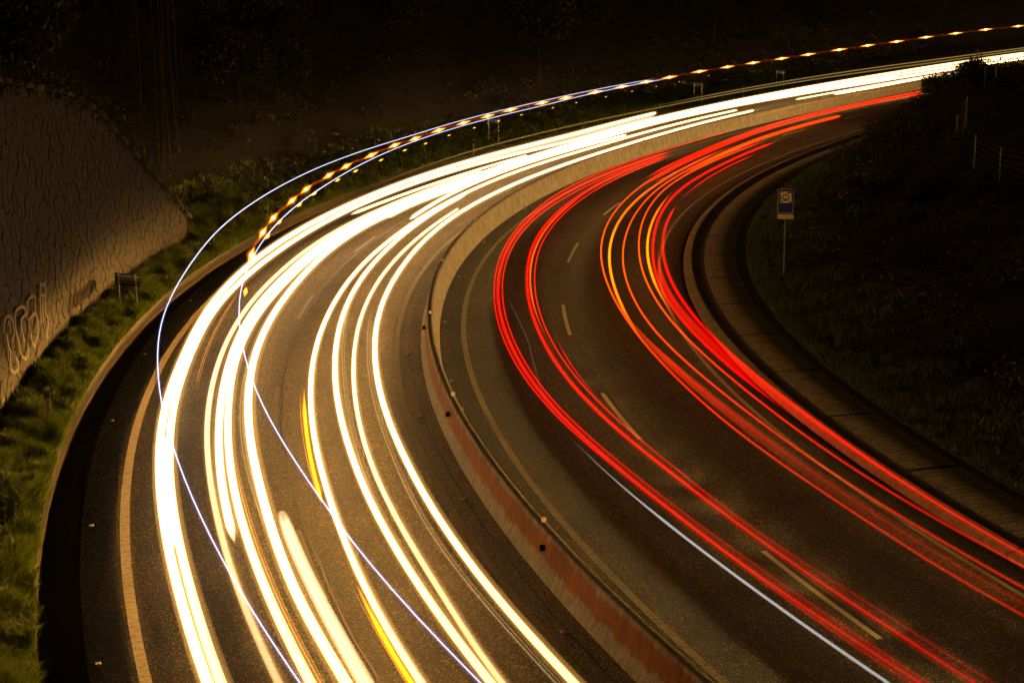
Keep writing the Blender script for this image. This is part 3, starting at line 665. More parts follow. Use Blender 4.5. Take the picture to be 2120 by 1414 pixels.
VV = P[:, None]+V[None]*sz[:, None, None]*rng.uniform(.6, 1.2, (n, 6, 1)); FF = (FF[None]+(np.arange(n)*6)[:, None, None]).reshape(-1, 3)
tag(link('gravel', mesh('gravel', VV.reshape(-1, 3), FF), M['gravel']), kind='stuff')
n = 500; s = rng.uniform(-6, 40, n); t = -9.0+.75*rng.uniform(0, 1, n)**2; sz = rng.choice([.006, .012], n); P = W(s, t, .004+sz*.5)
VV = P[:, None]+V[None]*sz[:, None, None]; FF = np.array([[0, 2, 4], [2, 1, 4], [1, 3, 4], [3, 0, 4]]); FF = (FF[None]+(np.arange(n)*6)[:, None, None]).reshape(-1, 3)
tag(link('gravel', mesh('gravel', VV.reshape(-1, 3), FF), M['gravel']), kind='stuff')

# ------------------------------------------------------------------ light trails
TR = {"T1": [0.65, "w", [[-3.4, -7.3], [0.9, -7.28], [6.6, -7.32], [9.0, -7.33], [13.9, -7.34], [19.3, -7.17], [26.2, -7.37], [36.3, -7.32], [46.3, -7.13], [53.2, -6.94], [67.5, -6.71], [81.5, -6.1], [98.4, -7.54]]], "T2": [0.65, "w", [[-3.4, -7.1], [0.8, -7.06], [6.6, -7.1], [8.9, -7.09], [13.9, -7.13], [19.3, -6.99], [26.2, -7.14], [35.5, -6.81], [44.8, -6.68], [51.8, -6.44], [65.3, -5.85], [77.8, -4.59], [98.2, -5.94], [116.4, -6.61], [136.0, -6.63], [152.0, -6.58], [169.1, -6.31], [190.5, -6.02]]], "T12a": [0.65, "w", [[2.5, -7.18], [5.0, -7.19], [8.0, -7.2], [10.3, -7.23]]], "T12b": [0.65, "w", [[12.8, -7.25], [14.9, -7.27], [17.0, -7.17], [20.5, -7.06]]], "T3a": [0.65, "w", [[-3.7, -6.23], [0.6, -6.24], [6.4, -6.22], [8.8, -6.23], [13.8, -6.22], [19.2, -6.15], [25.6, -6.1], [31.8, -5.83], [41.4, -5.75], [47.4, -5.13], [54.2, -4.72], [61.8, -4.55]]], "T3b": [0.65, "w", [[2.5, -6.02], [4.4, -6.01], [6.3, -6.0], [8.7, -5.96], [13.7, -5.89], [19.2, -5.85], [26.2, -5.86], [31.2, -5.42], [40.5, -5.53], [46.4, -4.85], [60.2, -4.01], [76.8, -4.11], [96.8, -5.3], [114.5, -5.83], [132.4, -5.28], [147.7, -5.07], [164.0, -4.63], [185.4, -4.39]]], "T4": [0.65, "w", [[-3.9, -5.75], [0.5, -5.76], [6.3, -5.77], [8.7, -5.73], [13.7, -5.69], [19.2, -5.71], [26.2, -5.58], [30.9, -5.14], [39.5, -5.3], [45.1, -4.51], [59.2, -3.69], [76.0, -3.79], [96.0, -5.0], [113.1, -5.27], [130.7, -4.63], [145.7, -4.35]]], "T5": [0.65, "w", [[-4.1, -5.21], [0.3, -5.28], [6.2, -5.14], [8.6, -5.24], [13.6, -5.21], [19.1, -5.2], [26.2, -5.04], [31.7, -4.82], [38.1, -4.98], [44.9, -4.48], [58.0, -3.32], [75.2, -3.49], [95.0, -4.54], [111.7, -4.71], [129.0, -4.0], [143.0, -3.42], [159.2, -3.06], [179.6, -2.58]]], "T5b": [0.65, "c", [[-4.1, -4.96], [-2.1, -4.85], [0.2, -4.94], [2.6, -4.92], [4.7, -4.9]]], "S9": [0.65, "w", [[44.8, -6.31], [49.1, -5.61], [55.5, -5.12], [62.4, -4.76], [69.5, -4.46]]], "S10": [0.65, "w", [[44.0, -4.28], [48.3, -4.22], [54.6, -3.99], [60.0, -3.97], [66.8, -3.48], [74.4, -3.2]]], "S11": [0.65, "w", [[43.8, -3.15], [49.1, -3.28], [53.6, -3.3], [58.0, -3.35], [63.9, -3.43], [68.6, -3.17], [73.6, -2.91], [82.3, -2.99]]], "T6": [0.65, "w", [[-4.4, -4.11], [-0.1, -4.0], [5.8, -3.77], [8.3, -3.73], [13.3, -3.58], [18.9, -3.46], [26.1, -3.21], [32.9, -3.09], [37.6, -2.9], [41.8, -2.68], [47.0, -2.75], [53.2, -2.76], [58.2, -2.53], [64.1, -2.58], [69.4, -2.45], [74.2, -2.12], [79.5, -1.95], [90.8, -2.85], [97.8, -3.13], [103.0, -2.69]]], "T7": [0.65, "w", [[-4.8, -3.06], [-0.3, -3.04], [5.7, -3.02], [8.1, -2.93], [13.2, -2.91], [18.9, -2.85], [26.1, -2.8], [31.5, -2.72], [35.9, -2.61], [41.8, -2.47], [47.0, -2.62], [52.3, -2.53]]], "T7b": [0.65, "w", [[-4.8, -2.91], [-0.4, -2.7], [5.6, -2.64], [8.0, -2.58], [13.2, -2.43], [18.8, -2.29], [26.1, -2.16], [31.7, -2.02], [36.5, -1.87], [42.2, -1.71], [47.5, -1.72]]], "T8": [0.65, "w", [[-5.2, -1.82], [-0.7, -1.86], [5.4, -1.83], [7.8, -1.76], [13.1, -1.77], [18.8, -1.71], [26.0, -1.67], [30.0, -1.5], [34.4, -1.44], [41.4, -1.44], [46.2, -1.45], [50.8, -1.32], [56.4, -1.12], [62.3, -1.07], [67.8, -0.95], [73.2, -0.76], [79.0, -0.7], [86.6, -1.21], [95.5, -1.58], [103.5, -1.64]]], "F1": [0.65, "w", [[113.9, -2.53], [124.1, -2.2], [137.7, -2.06], [151.3, -1.49]]], "F2": [0.65, "w", [[120.6, -1.76], [133.3, -0.92], [149.1, -0.81], [157.7, -0.85], [171.4, -0.1]]], "T1c": [0.65, "c", [[55.9, -6.57], [66.2, -6.18], [80.0, -5.5], [95.8, -6.4]]], "L1": [1.2, "d", [[44.6, -6.62], [57.1, -6.57], [67.7, -6.75], [76.8, -6.37], [87.9, -6.51], [99.3, -6.4], [121.4, -7.16], [144.7, -6.57], [162.1, -4.9], [187.6, -5.13]]], "L2": [1.4, "d", [[87.5, -6.36], [99.1, -6.3], [121.5, -7.21], [145.9, -7.04], [163.8, -5.5], [188.1, -5.3]]], "O1": [0.9, "o", [[12.8, -6.54], [15.4, -6.58], [18.2, -6.6], [20.7, -6.49], [25.0, -6.45], [27.9, -6.61]]], "O2": [0.8, "o", [[-4.2, -5.66], [-2.0, -5.68], [0.2, -5.67], [2.8, -5.64], [5.1, -5.64], [8.0, -5.65]]], "O3": [0.8, "y", [[4.0, -4.08], [5.4, -4.02], [7.8, -3.93], [10.9, -3.79], [13.8, -3.74]]], "O3t": [0.8, "o", [[2.9, -4.11], [5.8, -4.08], [7.8, -4.05], [12.8, -3.84], [14.6, -3.82]]], "O4": [0.8, "y", [[-4.7, -4.35], [-3.3, -4.32], [-1.6, -4.23], [-0.1, -4.16]]], "O4t": [0.8, "o", [[-4.7, -4.43], [-2.5, -4.33], [-0.4, -4.28], [0.7, -4.25]]], "O5": [0.8, "t", [[2.6, -2.98], [4.8, -2.95], [7.6, -2.87], [12.6, -2.67], [18.2, -2.64], [22.2, -2.65], [27.0, -2.66]]], "O6": [0.8, "t", [[-5.4, -2.21], [-3.0, -2.23], [-1.0, -2.29], [0.6, -2.3], [2.6, -2.31], [5.0, -2.22], [7.4, -2.04], [12.5, -2.03], [18.1, -1.91], [21.5, -1.92], [25.3, -1.89]]], "O7": [0.8, "t", [[1.1, -5.41], [3.0, -5.35], [5.2, -5.4], [8.1, -5.48], [13.1, -5.42], [16.2, -5.35], [20.4, -5.15]]], "B1": [3.35, "b", [[-9.5, -7.24], [-6.1, -7.27], [-4.2, -7.26], [0.1, -7.25], [3.5, -7.26], [8.1, -7.23], [12.2, -7.18], [18.4, -6.86], [24.8, -6.8], [36.0, -6.42], [43.2, -6.16], [53.6, -5.48], [72.6, -5.63], [96.4, -6.53]]], "B2": [3.35, "b", [[-10.3, -5.23], [-6.9, -5.33], [-3.6, -5.28], [-0.5, -5.31], [3.4, -5.38], [7.2, -5.35], [11.9, -5.34], [15.0, -5.32], [21.5, -5.15], [28.2, -4.98], [36.1, -4.7], [51.0, -4.68], [69.4, -4.41], [97.9, -5.82]]], "A1a": [0.8, "r", [[-7.4, 2.95], [-5.4, 2.9], [-2.3, 2.83], [1.7, 2.88], [6.4, 2.51], [9.3, 2.26], [12.8, 2.15], [16.6, 2.13], [21.2, 2.09], [26.6, 2.13], [33.2, 2.08], [41.3, 2.06], [47.3, 2.06], [57.5, 1.96], [65.8, 2.51], [74.5, 2.93], [87.8, 3.0]]], "A1b": [0.8, "R", [[-7.5, 3.12], [-5.3, 3.01], [-2.4, 2.91], [1.4, 2.77], [6.3, 2.63], [9.3, 2.38], [12.7, 2.28], [16.6, 2.27], [21.2, 2.24], [26.6, 2.24], [33.2, 2.23], [41.4, 2.2], [47.0, 2.27], [56.4, 2.39], [64.4, 2.87], [73.2, 3.32]]], "A1c": [0.8, "r", [[-7.5, 3.23], [-5.3, 3.2], [-2.1, 3.13], [1.9, 2.94], [6.3, 2.78], [9.3, 2.54], [12.7, 2.41], [16.6, 2.42], [21.2, 2.39], [26.6, 2.39], [33.2, 2.38], [41.4, 2.36], [46.7, 2.49], [55.3, 2.81], [63.1, 3.21], [72.0, 3.69]]], "A2a": [0.8, "R", [[-5.2, 3.89], [-3.8, 3.84], [-1.9, 3.79], [0.4, 3.77], [2.1, 3.73], [4.1, 3.69], [6.1, 3.61], [9.1, 3.37], [12.6, 3.28], [16.5, 3.25], [21.1, 3.27], [26.6, 3.25], [33.3, 3.23], [41.4, 3.06], [47.1, 3.2], [54.2, 3.2], [62.6, 3.32], [71.4, 3.83]]], "A2b": [0.8, "ro", [[16.6, 3.41], [17.8, 3.42], [21.8, 3.41], [26.6, 3.35], [33.3, 3.34], [41.5, 3.22], [47.2, 3.35], [53.5, 3.37]]], "A2c": [0.8, "r", [[-3.9, 4.18], [-2.8, 4.04], [-1.0, 3.89], [1.6, 3.89], [4.6, 3.87], [6.0, 3.87], [9.1, 3.66], [12.5, 3.52], [16.4, 3.5], [21.1, 3.52], [26.5, 3.51], [33.3, 3.51], [41.5, 3.42], [47.2, 3.52], [53.1, 3.6], [61.4, 3.63], [70.4, 4.11]]], "A2d": [0.8, "r", [[6.9, 3.75], [10.2, 3.67], [13.6, 3.63], [17.1, 3.66], [20.0, 3.72]]], "C1": [0.8, "ro", [[-5.6, 6.35], [-3.2, 6.2], [-1.0, 6.33], [2.1, 6.31], [5.2, 6.32], [6.8, 6.15], [9.6, 6.18], [13.5, 6.29], [15.7, 6.19], [18.5, 6.17], [22.1, 6.19], [26.5, 6.09], [29.7, 6.02], [33.4, 5.93], [37.3, 5.83], [41.7, 5.73], [47.5, 5.64], [54.1, 5.52], [61.0, 5.46], [65.7, 5.34], [75.1, 5.17], [85.0, 4.73], [96.2, 3.81]]], "C2": [0.8, "oy", [[16.8, 6.22], [20.9, 6.2], [26.4, 6.29], [31.5, 6.26], [36.5, 6.21], [41.8, 6.16], [47.1, 6.13], [52.9, 6.1], [61.9, 6.18], [69.3, 6.13], [77.4, 5.72]]], "C2w": [0.8, "rw", [[-5.2, 6.62], [-3.1, 6.58], [-0.5, 6.57], [2.0, 6.64], [5.9, 6.66], [8.1, 6.59], [10.8, 6.51], [14.8, 6.55], [17.7, 6.25], [23.2, 6.23]]], "C3": [0.8, "ro", [[-4.6, 7.12], [-3.4, 7.12], [-0.9, 7.08], [2.1, 7.08], [5.0, 7.04], [7.9, 7.07], [11.1, 7.03], [16.6, 6.91], [18.5, 6.79], [21.1, 6.69], [26.4, 6.75], [32.2, 6.74], [35.3, 6.74], [41.9, 6.75], [47.7, 6.66], [53.6, 6.47], [59.7, 6.39], [67.3, 6.59], [76.4, 6.3], [85.5, 5.88]]], "C4a": [0.8, "oy", [[21.4, 7.72], [23.9, 7.69], [29.7, 7.72], [35.3, 7.69], [42.0, 7.64], [48.4, 7.54], [55.7, 7.3]]], "C4b": [0.8, "ro", [[-3.5, 7.78], [-1.7, 7.74], [0.1, 7.64], [2.0, 7.63], [4.8, 7.64], [6.4, 7.66], [8.9, 7.68], [11.9, 7.7], [15.5, 7.64], [20.2, 7.53], [21.8, 7.47], [26.4, 7.45], [31.1, 7.42], [36.1, 7.35], [41.9, 7.27], [49.0, 7.03], [54.4, 6.81], [59.8, 6.6], [65.9, 6.9], [73.5, 7.07], [82.4, 6.78]]], "C5a": [0.8, "R", [[8.5, 7.97], [11.2, 8.04], [14.6, 8.0], [18.0, 7.92], [22.5, 7.86], [25.5, 7.81], [29.7, 7.84], [35.3, 7.92], [42.0, 7.94], [49.1, 7.68], [54.6, 7.48], [58.5, 7.58], [64.0, 7.71], [71.8, 7.78], [80.7, 7.56]]], "C5b": [0.8, "R", [[-2.9, 8.15], [-0.3, 8.17], [2.1, 8.25], [4.7, 8.29], [8.6, 8.43], [12.8, 8.39], [16.8, 8.4], [21.4, 8.33], [26.8, 8.31], [31.1, 8.3], [36.6, 8.29], [42.0, 8.24], [45.1, 8.22], [49.2, 8.16]]], "C5w": [0.8, "rw2", [[-3.2, 7.91], [-0.4, 7.99], [2.1, 8.08], [4.9, 8.17], [8.5, 8.24], [12.0, 8.22], [15.6, 8.21], [19.6, 8.13], [24.6, 7.99], [28.6, 7.95], [33.0, 8.08], [37.9, 8.18]]], "U1": [0.8, "R", [[58.3, 5.15], [62.7, 5.08], [67.1, 5.0], [78.6, 4.82], [92.1, 3.9], [104.1, 3.52], [114.5, 3.96], [127.2, 4.72]]], "U2": [0.8, "R", [[55.9, 5.6], [60.1, 5.63], [64.7, 5.55], [76.4, 5.46], [90.0, 4.58], [102.1, 4.2], [112.2, 4.71], [124.5, 5.55]]], "U3": [0.8, "row", [[58.7, 6.8], [67.9, 6.68], [77.0, 6.31], [85.2, 6.09], [93.4, 5.83], [100.5, 6.44]]], "U4": [0.8, "r", [[49.2, 8.16], [55.5, 8.15], [62.9, 8.18], [69.5, 8.2], [74.2, 8.33]]], "U5": [2.0, "do", [[76.3, 5.4], [83.9, 5.36], [99.9, 4.89], [117.0, 7.13]]], "U6": [0.8, "r", [[78.7, 8.21], [85.1, 8.3]]], "U7": [0.8, "r", [[88.0, 8.24], [93.3, 8.19]]], "WH": [1.5, "wh", [[-9, 1.72], [-7, 1.71], [-5, 1.7], [-2, 1.68], [0, 1.62], [3, 1.58], [7, 1.6]]], "WF": [1.5, "whf", [[7, 1.62], [16, 2.6], [24, 2.4]]]}
LAB = {
 "T1": "outermost thick white headlight streak, nearest the left edge line",
 "T2": "thick white headlight streak just inside the outermost one, beyond a yellow seam",
 "T12a": "short white streak in the gap between the two outermost ones, lower of two",
 "T12b": "short white streak in the gap between the two outermost ones, upper of two",
 "T3a": "pale cream banded headlight streak, third from the left at the bottom of the photo",
 "T3b": "white headlight streak with a blunt rounded lower end, just right of the cream banded streak",
 "T4": "white streak with the thin orange double line along its right side",
 "T5": "broad white streak left of the short cream streak, inner edge of the outer lane group",
 "T5b": "short broad cream streak with strands that starts beside the centre joint at bottom",
 "S9": "short white streak with the leftmost of the three blunt ends in the bend",
 "S10": "short white streak with the middle one of the three blunt ends in the bend",
 "S11": "short white streak with the rightmost of the three blunt ends in the bend",
 "T6": "white headlight streak beside the two short yellow indicator streaks",
 "T7": "white streak second from the right at the bottom, with a yellowish left edge",
 "T7b": "thinner greyish white streak with an orange right edge, left neighbour of the innermost white streak",
 "T8": "innermost white headlight streak, closest to the concrete barrier",
 "F1": "short far white streak end just above the barrier at upper right",
 "F2": "long thin white streak closest to the barrier in the far upper right",
 "T1c": "faint amber cream band between the two topmost white streaks on the far bend",
 "L1": "thin dim yellow line running just above the white streaks along the far verge",
 "L2": "second dim yellow line, the higher one, far right above the white streaks",
 "O1": "thin short orange line between the outermost pair and the next white streaks",
 "O2": "long thin orange double line right of a white streak in the lower left",
 "O3": "short bright yellow indicator streak in the middle of the left carriageway",
 "O3t": "hair thin orange line left of the short yellow streak in mid carriageway",
 "O4": "bright yellow indicator streak at the bottom edge",
 "O4t": "hair thin orange line left of the yellow streak at the bottom edge",
 "O5": "thin golden strand between the two inner white streaks",
 "O6": "thin golden strand left of the innermost white streak, reaching the bottom edge",
 "O7": "thin golden strand left of the broad fifth white streak",
 "B1": "long thin bluish white line high over the road, outer one, crossing the grass verge",
 "B2": "long thin bluish white line high over the road, inner one, crossing the white streaks",
 "A1a": "left strand of the innermost red tail light bundle by the barrier",
 "A1b": "bright middle strand of the innermost red tail light bundle by the barrier",
 "A1c": "right strand of the innermost red tail light bundle by the barrier",
 "A2a": "bright main strand of the second red bundle, just left of the lane dashes",
 "A2b": "short orange strand inside the second red bundle at the sharpest part of the bend",
 "A2c": "right hand thin strand of the second red bundle, fading out beside the lowest lane dash",
 "A2d": "short red streak starting abruptly beside the middle lane dash",
 "C1": "leftmost orange tail light line of the outer lane, a lone thin curve",
 "C2": "short broad yellow orange streak second from left in the outer lane group",
 "C2w": "wide translucent red brown band sweeping down to the right edge",
 "C3": "lone orange line in the middle gap of the outer lane group, red farther down",
 "C4a": "short yellow line at the centre of the crowded orange group in the bend",
 "C4b": "orange line left of the short yellow one, turning deep red towards the right edge",
 "C5a": "broad red streak inside the crowded group, right of the yellow line",
 "C5b": "rightmost bright red tail light streak, next to the kerb",
 "C5w": "wide dim red veil beside the rightmost bright red streak",
 "U1": "upper one of the two long red streaks reaching the bush at upper right",
 "U2": "lower one of the two long red streaks reaching the bush at upper right",
 "U3": "broad orange red streak with a blunt end at upper right",
 "U4": "thin red line at the inner side of the orange group, near the right edge line",
 "U5": "faint orange line passing in front of the far concrete barrier",
 "U6": "faint short red dash on the far right carriageway, nearer of two",
 "U7": "faint short red dash on the far right carriageway, farther of two",
 "WH": "thin grey white line beside the red streaks, running down to the bottom edge",
 "WF": "very faint thin line crossing from the first red bundle to the second"
}
def smooth_t(q, S):
    q = np.array(q); out = []
    for s in S:
        bw = 2.8+.085*max(s, 0); w_ = np.exp(-.5*((q[:, 0]-s)/bw)**2)+1e-9; m_ = (w_*q[:, 0]).sum()/w_.sum(); tm = (w_*q[:, 1]).sum()/w_.sum()
        v = (w_*(q[:, 0]-m_)**2).sum()/w_.sum(); c = (w_*(q[:, 0]-m_)*(q[:, 1]-tm)).sum()/w_.sum(); out.append(tm+(c/(v+.6*bw*bw*.2))*(s-m_))
    return np.array(out)

def con(c, st, r, c2=None): return [(-60, *c, st, r), (300, *c, st, r)]
WC = [(-20, 1, .60, .24, 1.0, .07), (-2, 1, .60, .25, 1.7, .075), (6, 1, .60, .27, 2.6, .075), (14, 1, .62, .28, 3.6, .075), (60, 1, .62, .28, 3.6, .07), (110, 1, .62, .28, 3.2, .07), (220, 1, .62, .28, 3.2, .10)]
RW = (1, .012, .004)
PRE = {
 'w': [('core', 'soft', WC, 0), ('veil', 'soft', con((1, .48, .10), .22, .15), .02), ('strand', 'core', con((1, .62, .25), .25, .012), .085)],
 'c': [('core', 'soft', con((1, .66, .30), .9, .14), 0), ('strand', 'core', con((1, .75, .45), .5, .02), -.05), ('strand', 'core', con((1, .75, .45), .4, .015), .04)],
 'd': [('core', 'core', [(-60, 1, .6, .15, .08, .02), (90, 1, .6, .15, .13, .04), (140, 1, .6, .15, .18, .05), (220, 1, .6, .15, .2, .06)], 0)],
 'o': [('core', 'core', con((1, .33, .02), .42, .012), 0), ('strand', 'core', con((1, .36, .02), .3, .01), .055)],
 'y': [('core', 'core', con((1, .44, .0), 1.0, .04), 0), ('halo', 'halo', con((1, .3, .0), .45, .075), .0)],
 't': [('core', 'core', con((1, .6, .2), .16, .016), 0), ('strand', 'core', con((1, .6, .2), .1, .012), .07), ('veil', 'core', con((1, .62, .25), .022, .09), .03)],
 'b': [('core', 'core', [(-60, .72, .72, 1, .5, .010), (10, .85, .85, 1, .75, .013), (40, .8, .82, 1, .65, .017), (110, .6, .66, .9, .6, .026)], 0), ('halo', 'halo', con((.35, .3, 1), .06, .05), 0)],
 'r': [('core', 'core', [(-8, 1, .0, .0, .12, .013), (1, 1, .0, .0, .22, .014), (12, 1, .0, .0, .6, .018), (60, 1, .0, .0, .6, .026), (120, 1, .0, .0, .5, .04)], 0), ('veil', 'core', con((1, .0, .0), .04, .05), 0)],
 'R': [('core', 'soft', [(-8, 1, .0, .0, .32, .026), (1, 1, .0, .0, .5, .028), (12, 1, .0, .0, 1.1, .034), (60, 1, .0, .0, 1.1, .042), (130, 1, .01, .0, .9, .06)], 0), ('veil', 'core', [(-60, 1, .0, .0, .05, .09), (15, 1, .0, 0, .09, .09), (130, 1, .01, .0, .1, .12)], 0)],
 'ro': [('core', 'core', [(-60, .8, .0, .006, .2, .012), (4, .9, .0, .0, .3, .014), (12, 1, .005, .0, .6, .02), (20, 1, .05, .0, .8, .026), (34, 1, .11, .0, .8, .03), (50, 1, .07, .0, .7, .032), (70, 1, .03, .0, .6, .036)], 0), ('halo', 'halo', [(-60, 1, .0, .0, .02, .04), (20, 1, .03, 0, .2, .05), (70, 1, .02, 0, .12, .06)], 0)],
 'oy': [('core', 'core', [(15, 1, .06, .0, .7, .035), (24, 1, .22, .0, .9, .045), (34, 1, .30, .0, 1.0, .05), (44, 1, .18, .0, .9, .046), (60, 1, .05, .0, .7, .045)], 0), ('halo', 'halo', con((1, .06, .0), .25, .075), 0)],
 'rw': [('veil', 'core', [(-6, .9, .02, .0, .025, .15), (4, .95, .02, .0, .06, .14), (12, 1, .02, .0, .24, .12), (20, 1, .04, .0, .45, .09), (30, 1, .1, .0, .45, .05)], 0), ('strand', 'core', con((1, .03, .0), .10, .03), .05)],
 'rw2': [('veil', 'core', [(-6, .8, .0, .0, .02, .15), (4, .9, .0, .0, .07, .14), (14, 1, .0, .0, .35, .11), (40, 1, .01, .0, .4, .08)], 0)],
 'row': [('core', 'core', con((1, .035, .0), .6, .10), 0), ('halo', 'halo', con((1, .06, .0), .2, .18), 0), ('strand', 'core', con((1, .12, .0), .35, .025), -.09)],
 'do': [('core', 'core', con((1, .2, .02), .13, .05), 0)],
 'wh': [('core', 'core', [(-60, .8, .8, .78, .42, .03), (0, .8, .8, .78, .34, .026), (7, .8, .8, .78, .1, .02)], 0)],
 'whf': [('core', 'core', con((1, .75, .6), .05, .01), 0)],
}
FADE = {'r': (9, 4), 'ro': (9, 6), 'rw': (6, 8), 'oy': (7, 9), 'c': (1, 1), 'y': (.8, 2.5), 'o': (2, 3), 't': (3, 4), 'wh': (3, 8), 'whf': (4, 4), 'd': (20, 2), 'w': (.2, .2), 'rw2': (8, 8), 'do': (10, 3), 'row': (9, 1.5), 'R': (5, 3), 'b': (1, 4)}
TW = {'T3a': (.35, 1.0), 'T7b': (.5, .8), 'T6': (1, .9), 'T5': (1.2, 1.35), 'T1': (1.5, 1.3), 'T2': (1.0, 1.25), 'T4': (1, 1.2), 'T3b': (1, 1.3), 'T12a': (1.4, 1), 'T12b': (1.4, 1), 'F1': (.8, .8), 'U6': (.4, .7), 'U7': (.4, .7), 'A2d': (1, .8), 'S9': (1, .8), 'T1c': (.45, 1)}

ROOTPT = {}
def build_trail(key):
    z, kd, q = TR[key]; q = sorted(q); s0, s1 = q[0][0], q[-1][0]; q2 = list(q)
    ext0 = s0 < -2.4 and kd not in ('x',); ext1 = s1 > 168
    if ext0: q2 = [[s0-14, q[0][1]], [s0-7, q[0][1]]]+q2; s0 -= 16
    if ext1: q2 = q2+[[s1+30, q[-1][1]+1.2], [s1+60, q[-1][1]+2]]; s1 += 50
    L = s1-s0; S = np.arange(s0, s1+.01, max(.3, min(1., L/12))); t = smooth_t(q2, S); P = W(S, t, z)
    layers = PRE[kd]
    fr0, fr1 = FADE.get(kd, (.25, .25))
    def endf(S):
        f = np.ones(len(S))
        if not ext0: f *= np.clip((S-s0)/fr0, 0, 1)
        if not ext1: f *= np.clip((s1-S)/fr1, 0, 1)
        return f
    root = empty('light_trail', P[len(P)//3]); tag(root, LAB[key], 'light trail')
    for nm, mat, knots, dt in layers:
        K = np.array(knots); col = np.stack([np.interp(S, K[:, 0], K[:, 1+c]) for c in range(3)], -1); st = np.interp(S, K[:, 0], K[:, 4]); rad = np.interp(S, K[:, 0], K[:, 5])
        mul = TW.get(key, (1, 1)); st = st*mul[0]; rad = rad*mul[1]
        Pp = W(S, t+dt, z)
        e = endf(S); o = link(nm, tubemesh(nm, Pp, rad*np.clip(e, .15, 1), 10, col*(st*e)[:, None]), M[mat]); child(o, root)
for key in TR: build_trail(key)

# amber beacon: a chain of flashes along the roof of a slow lorry
BS = [(202, -9.93), (190, -9.91), (178, -9.4), (167, -8.97), (156, -8.31), (147, -8.08), (138, -7.61), (129, -7.15), (122, -6.85), (115, -6.6), (109, -6.34), (103, -6.13), (96, -5.55), (91, -5.22), (86, -4.93), (81, -4.75), (76, -4.75), (72, -4.72), (67, -4.79), (63, -4.69), (59, -4.68), (55, -4.73), (51, -4.7), (48, -4.85), (44, -4.87), (40, -5.0), (37, -5.06), (33, -5.16), (30, -5.17), (26, -5.24), (23, -5.23), (19, -5.24)]
def lozenge(name, L, r, col, st, mat):
    x = np.linspace(-L, L, 15); rad = r*np.clip(1-np.abs(x)/L, 0.02, 1)**.9; c = np.array(col)[None]*(st*np.clip(1.25-np.abs(x)/L, 0, 1)**.8)[:, None]
    me = tubemesh(name, np.stack([x, 0*x, 0*x], -1), rad, 10, c); me.materials.append(M[mat]); return me
mf = lozenge('flash', 1, .07, (1, .38, .02), 2.0, 'lamp'); mg = lozenge('flash_halo', 1.2, .16, (1, .17, .0), .3, 'halo'); mlow = lozenge('flash', .8, .065, (1, .42, .02), 1.5, 'lamp')
def glowball():
    x = np.linspace(-1, 1, 9); rad = np.sqrt(np.clip(1-x*x, .001, 1)); me = tubemesh('flash_core', np.stack([x, 0*x, 0*x], -1), rad, 10, np.array([[1, .62, .22]])*(4*np.ones((9, 1)))); me.materials.append(M['soft']); return me
mh = glowball()
root = empty('beacon_trail', W(BS[-1][0], BS[-1][1], 3.45)); tag(root, 'chain of bright amber beacon flashes strung along the bend above the white trails', 'light trail')
for i, (s, t) in enumerate(BS):
    gap = abs(BS[max(i-1, 0)][0]-BS[min(i+1, len(BS)-1)][0])/(2 if 0 < i < len(BS)-1 else 1); grow = 1+.0045*max(s-30, 0)
    for m_, nm in ((mf, 'flash'), (mg, 'flash_halo'), (mh, 'flash_core')):
        o = bpy.data.objects.new(nm, m_); C.objects.link(o); o.parent = root; o.location = W(s, t, 3.45)-np.array(root.location); o.rotation_euler = (0, 0, head(s)); ff = float(np.interp(s, [30, 90, 200], [.36, .27, .22])); gw = 1+.0018*max(s-30, 0); o.scale = (gap*ff, gw, gw) if m_ is not mh else (.05*gap, .055*grow, .055*grow)
q = np.array(sorted(BS)); S = np.arange(q[0, 0]-6, 226, .35); t = smooth_t(q.tolist(), S)
ph = np.interp(S, q[:, 0], np.arange(len(q)))
zz = 3.45+.03*np.sin(ph*2*np.pi)
o = link('amber_tail', tubemesh('amber_tail', W(S, t+.03*np.cos(ph*2*np.pi), zz), .03+.0005*np.maximum(S, 0), 8, np.array([[.28, .03, .0]])*(np.interp(S, [10, 14, 20, 50, 80, 200], [0, .4, .7, .4, .12, .1])[:, None])), M['core']); child(o, root)
root = empty('beacon_trail', W(30, -5.2, 3.0)); tag(root, 'fainter lower row of small yellow flashes under the bright amber chain', 'light trail')
low = [(s+2.0, t-.08) for s, t in BS if s < 105]+[(15.8, -5.25)]
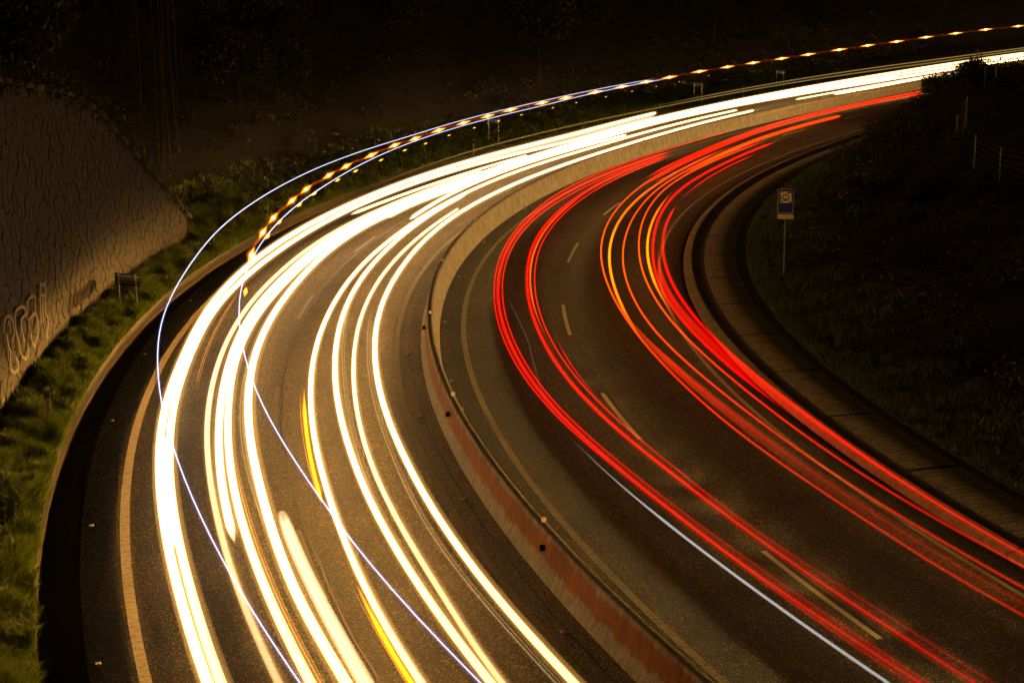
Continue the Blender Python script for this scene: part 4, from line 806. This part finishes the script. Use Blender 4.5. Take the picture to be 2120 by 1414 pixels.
for i, (s, t) in enumerate(low):
    f = float(np.interp(s, [14, 36, 60, 105], [.95, .8, .4, .2])); key_ = 'lowf%d' % int(f*4)
    o = bpy.data.objects.new('flash', mlow); C.objects.link(o); o.parent = root; o.location = W(s, t, 3.0)-np.array(root.location); o.rotation_euler = (0, 0, head(s)); o.scale = (f, f, f)

# ------------------------------------------------------------------ the headlights' beams along the lanes, plus added fill spots
def beams(key, S, sgn, energy, size, down=.012, col=(1, .66, .33), z=.66, blend=1.0, aim=0):
    q = sorted(TR[key][2]) if isinstance(key, str) else None
    t = smooth_t(q, S) if q is not None else np.full(len(S), float(key))
    for s, tt in zip(S, t):
        L = bpy.data.lights.new('headlight_and_fill_spot', 'SPOT'); L.energy = energy(s) if callable(energy) else energy; L.color = col; L.spot_size = R(size); L.spot_blend = blend; L.shadow_soft_size = .06
        o = bpy.data.objects.new('headlight_and_fill_spot', L); C.objects.link(o); o.location = W(s, tt, z); h = head(s)+R(aim); d = Vector((sgn*math.cos(h), sgn*math.sin(h), -down)); o.rotation_euler = d.to_track_quat('-Z', 'Y').to_euler()

for key, e, k0, k1, c, dn in (('T2', 3300*8, 2, 70, 9, .028), ('T2', 3300*.5, 72, 150, 9, .028), ('T5', 3300*.8, 4, 150, 11, .033), ('T6', 3300*.45, 4, 103, 12, .035), ('T8', 3300*.3, 8, 104, 12, .035)):
    beams(key, np.arange(k0, k1, 4.), -1, e, c, dn, (1, .46, .085))
beams('T2', np.arange(152, 215, 8.), -1, 3300*2, 12, .035, (1, .46, .085))
for key, e, c in ((2.2, 3500*13, 9), (3.6, 3500*.4, 16)):
    beams(key, np.arange(-22, 120, 4.), 1, e, c, .012, (1, .61, .20))
# added wide fill spots, brightening road, kerb, shoulder and verges like headlight spill
beams(7.2, np.arange(-26, 100, 2.), 1, 190*.7, 90, .0, (1, .61, .20), .8, 1.0, -20)
beams(4.6, np.arange(-25, 100, 2.5), 1, 190*1.7, 88, .0, (1, .61, .20))
beams(-7.3, np.arange(-6, 60, 1.5), -1, 520, 72, .22, (1, .46, .085), .8, 1.0, -50)
beams(-7.3, np.arange(62, 110, 3.), -1, 520*.8, 72, .15, (1, .46, .085), .8, 1.0, -50)
beams(-2.4, np.arange(2, 60, 2.5), -1, 190*.5, 100, .0, (1, .46, .085))
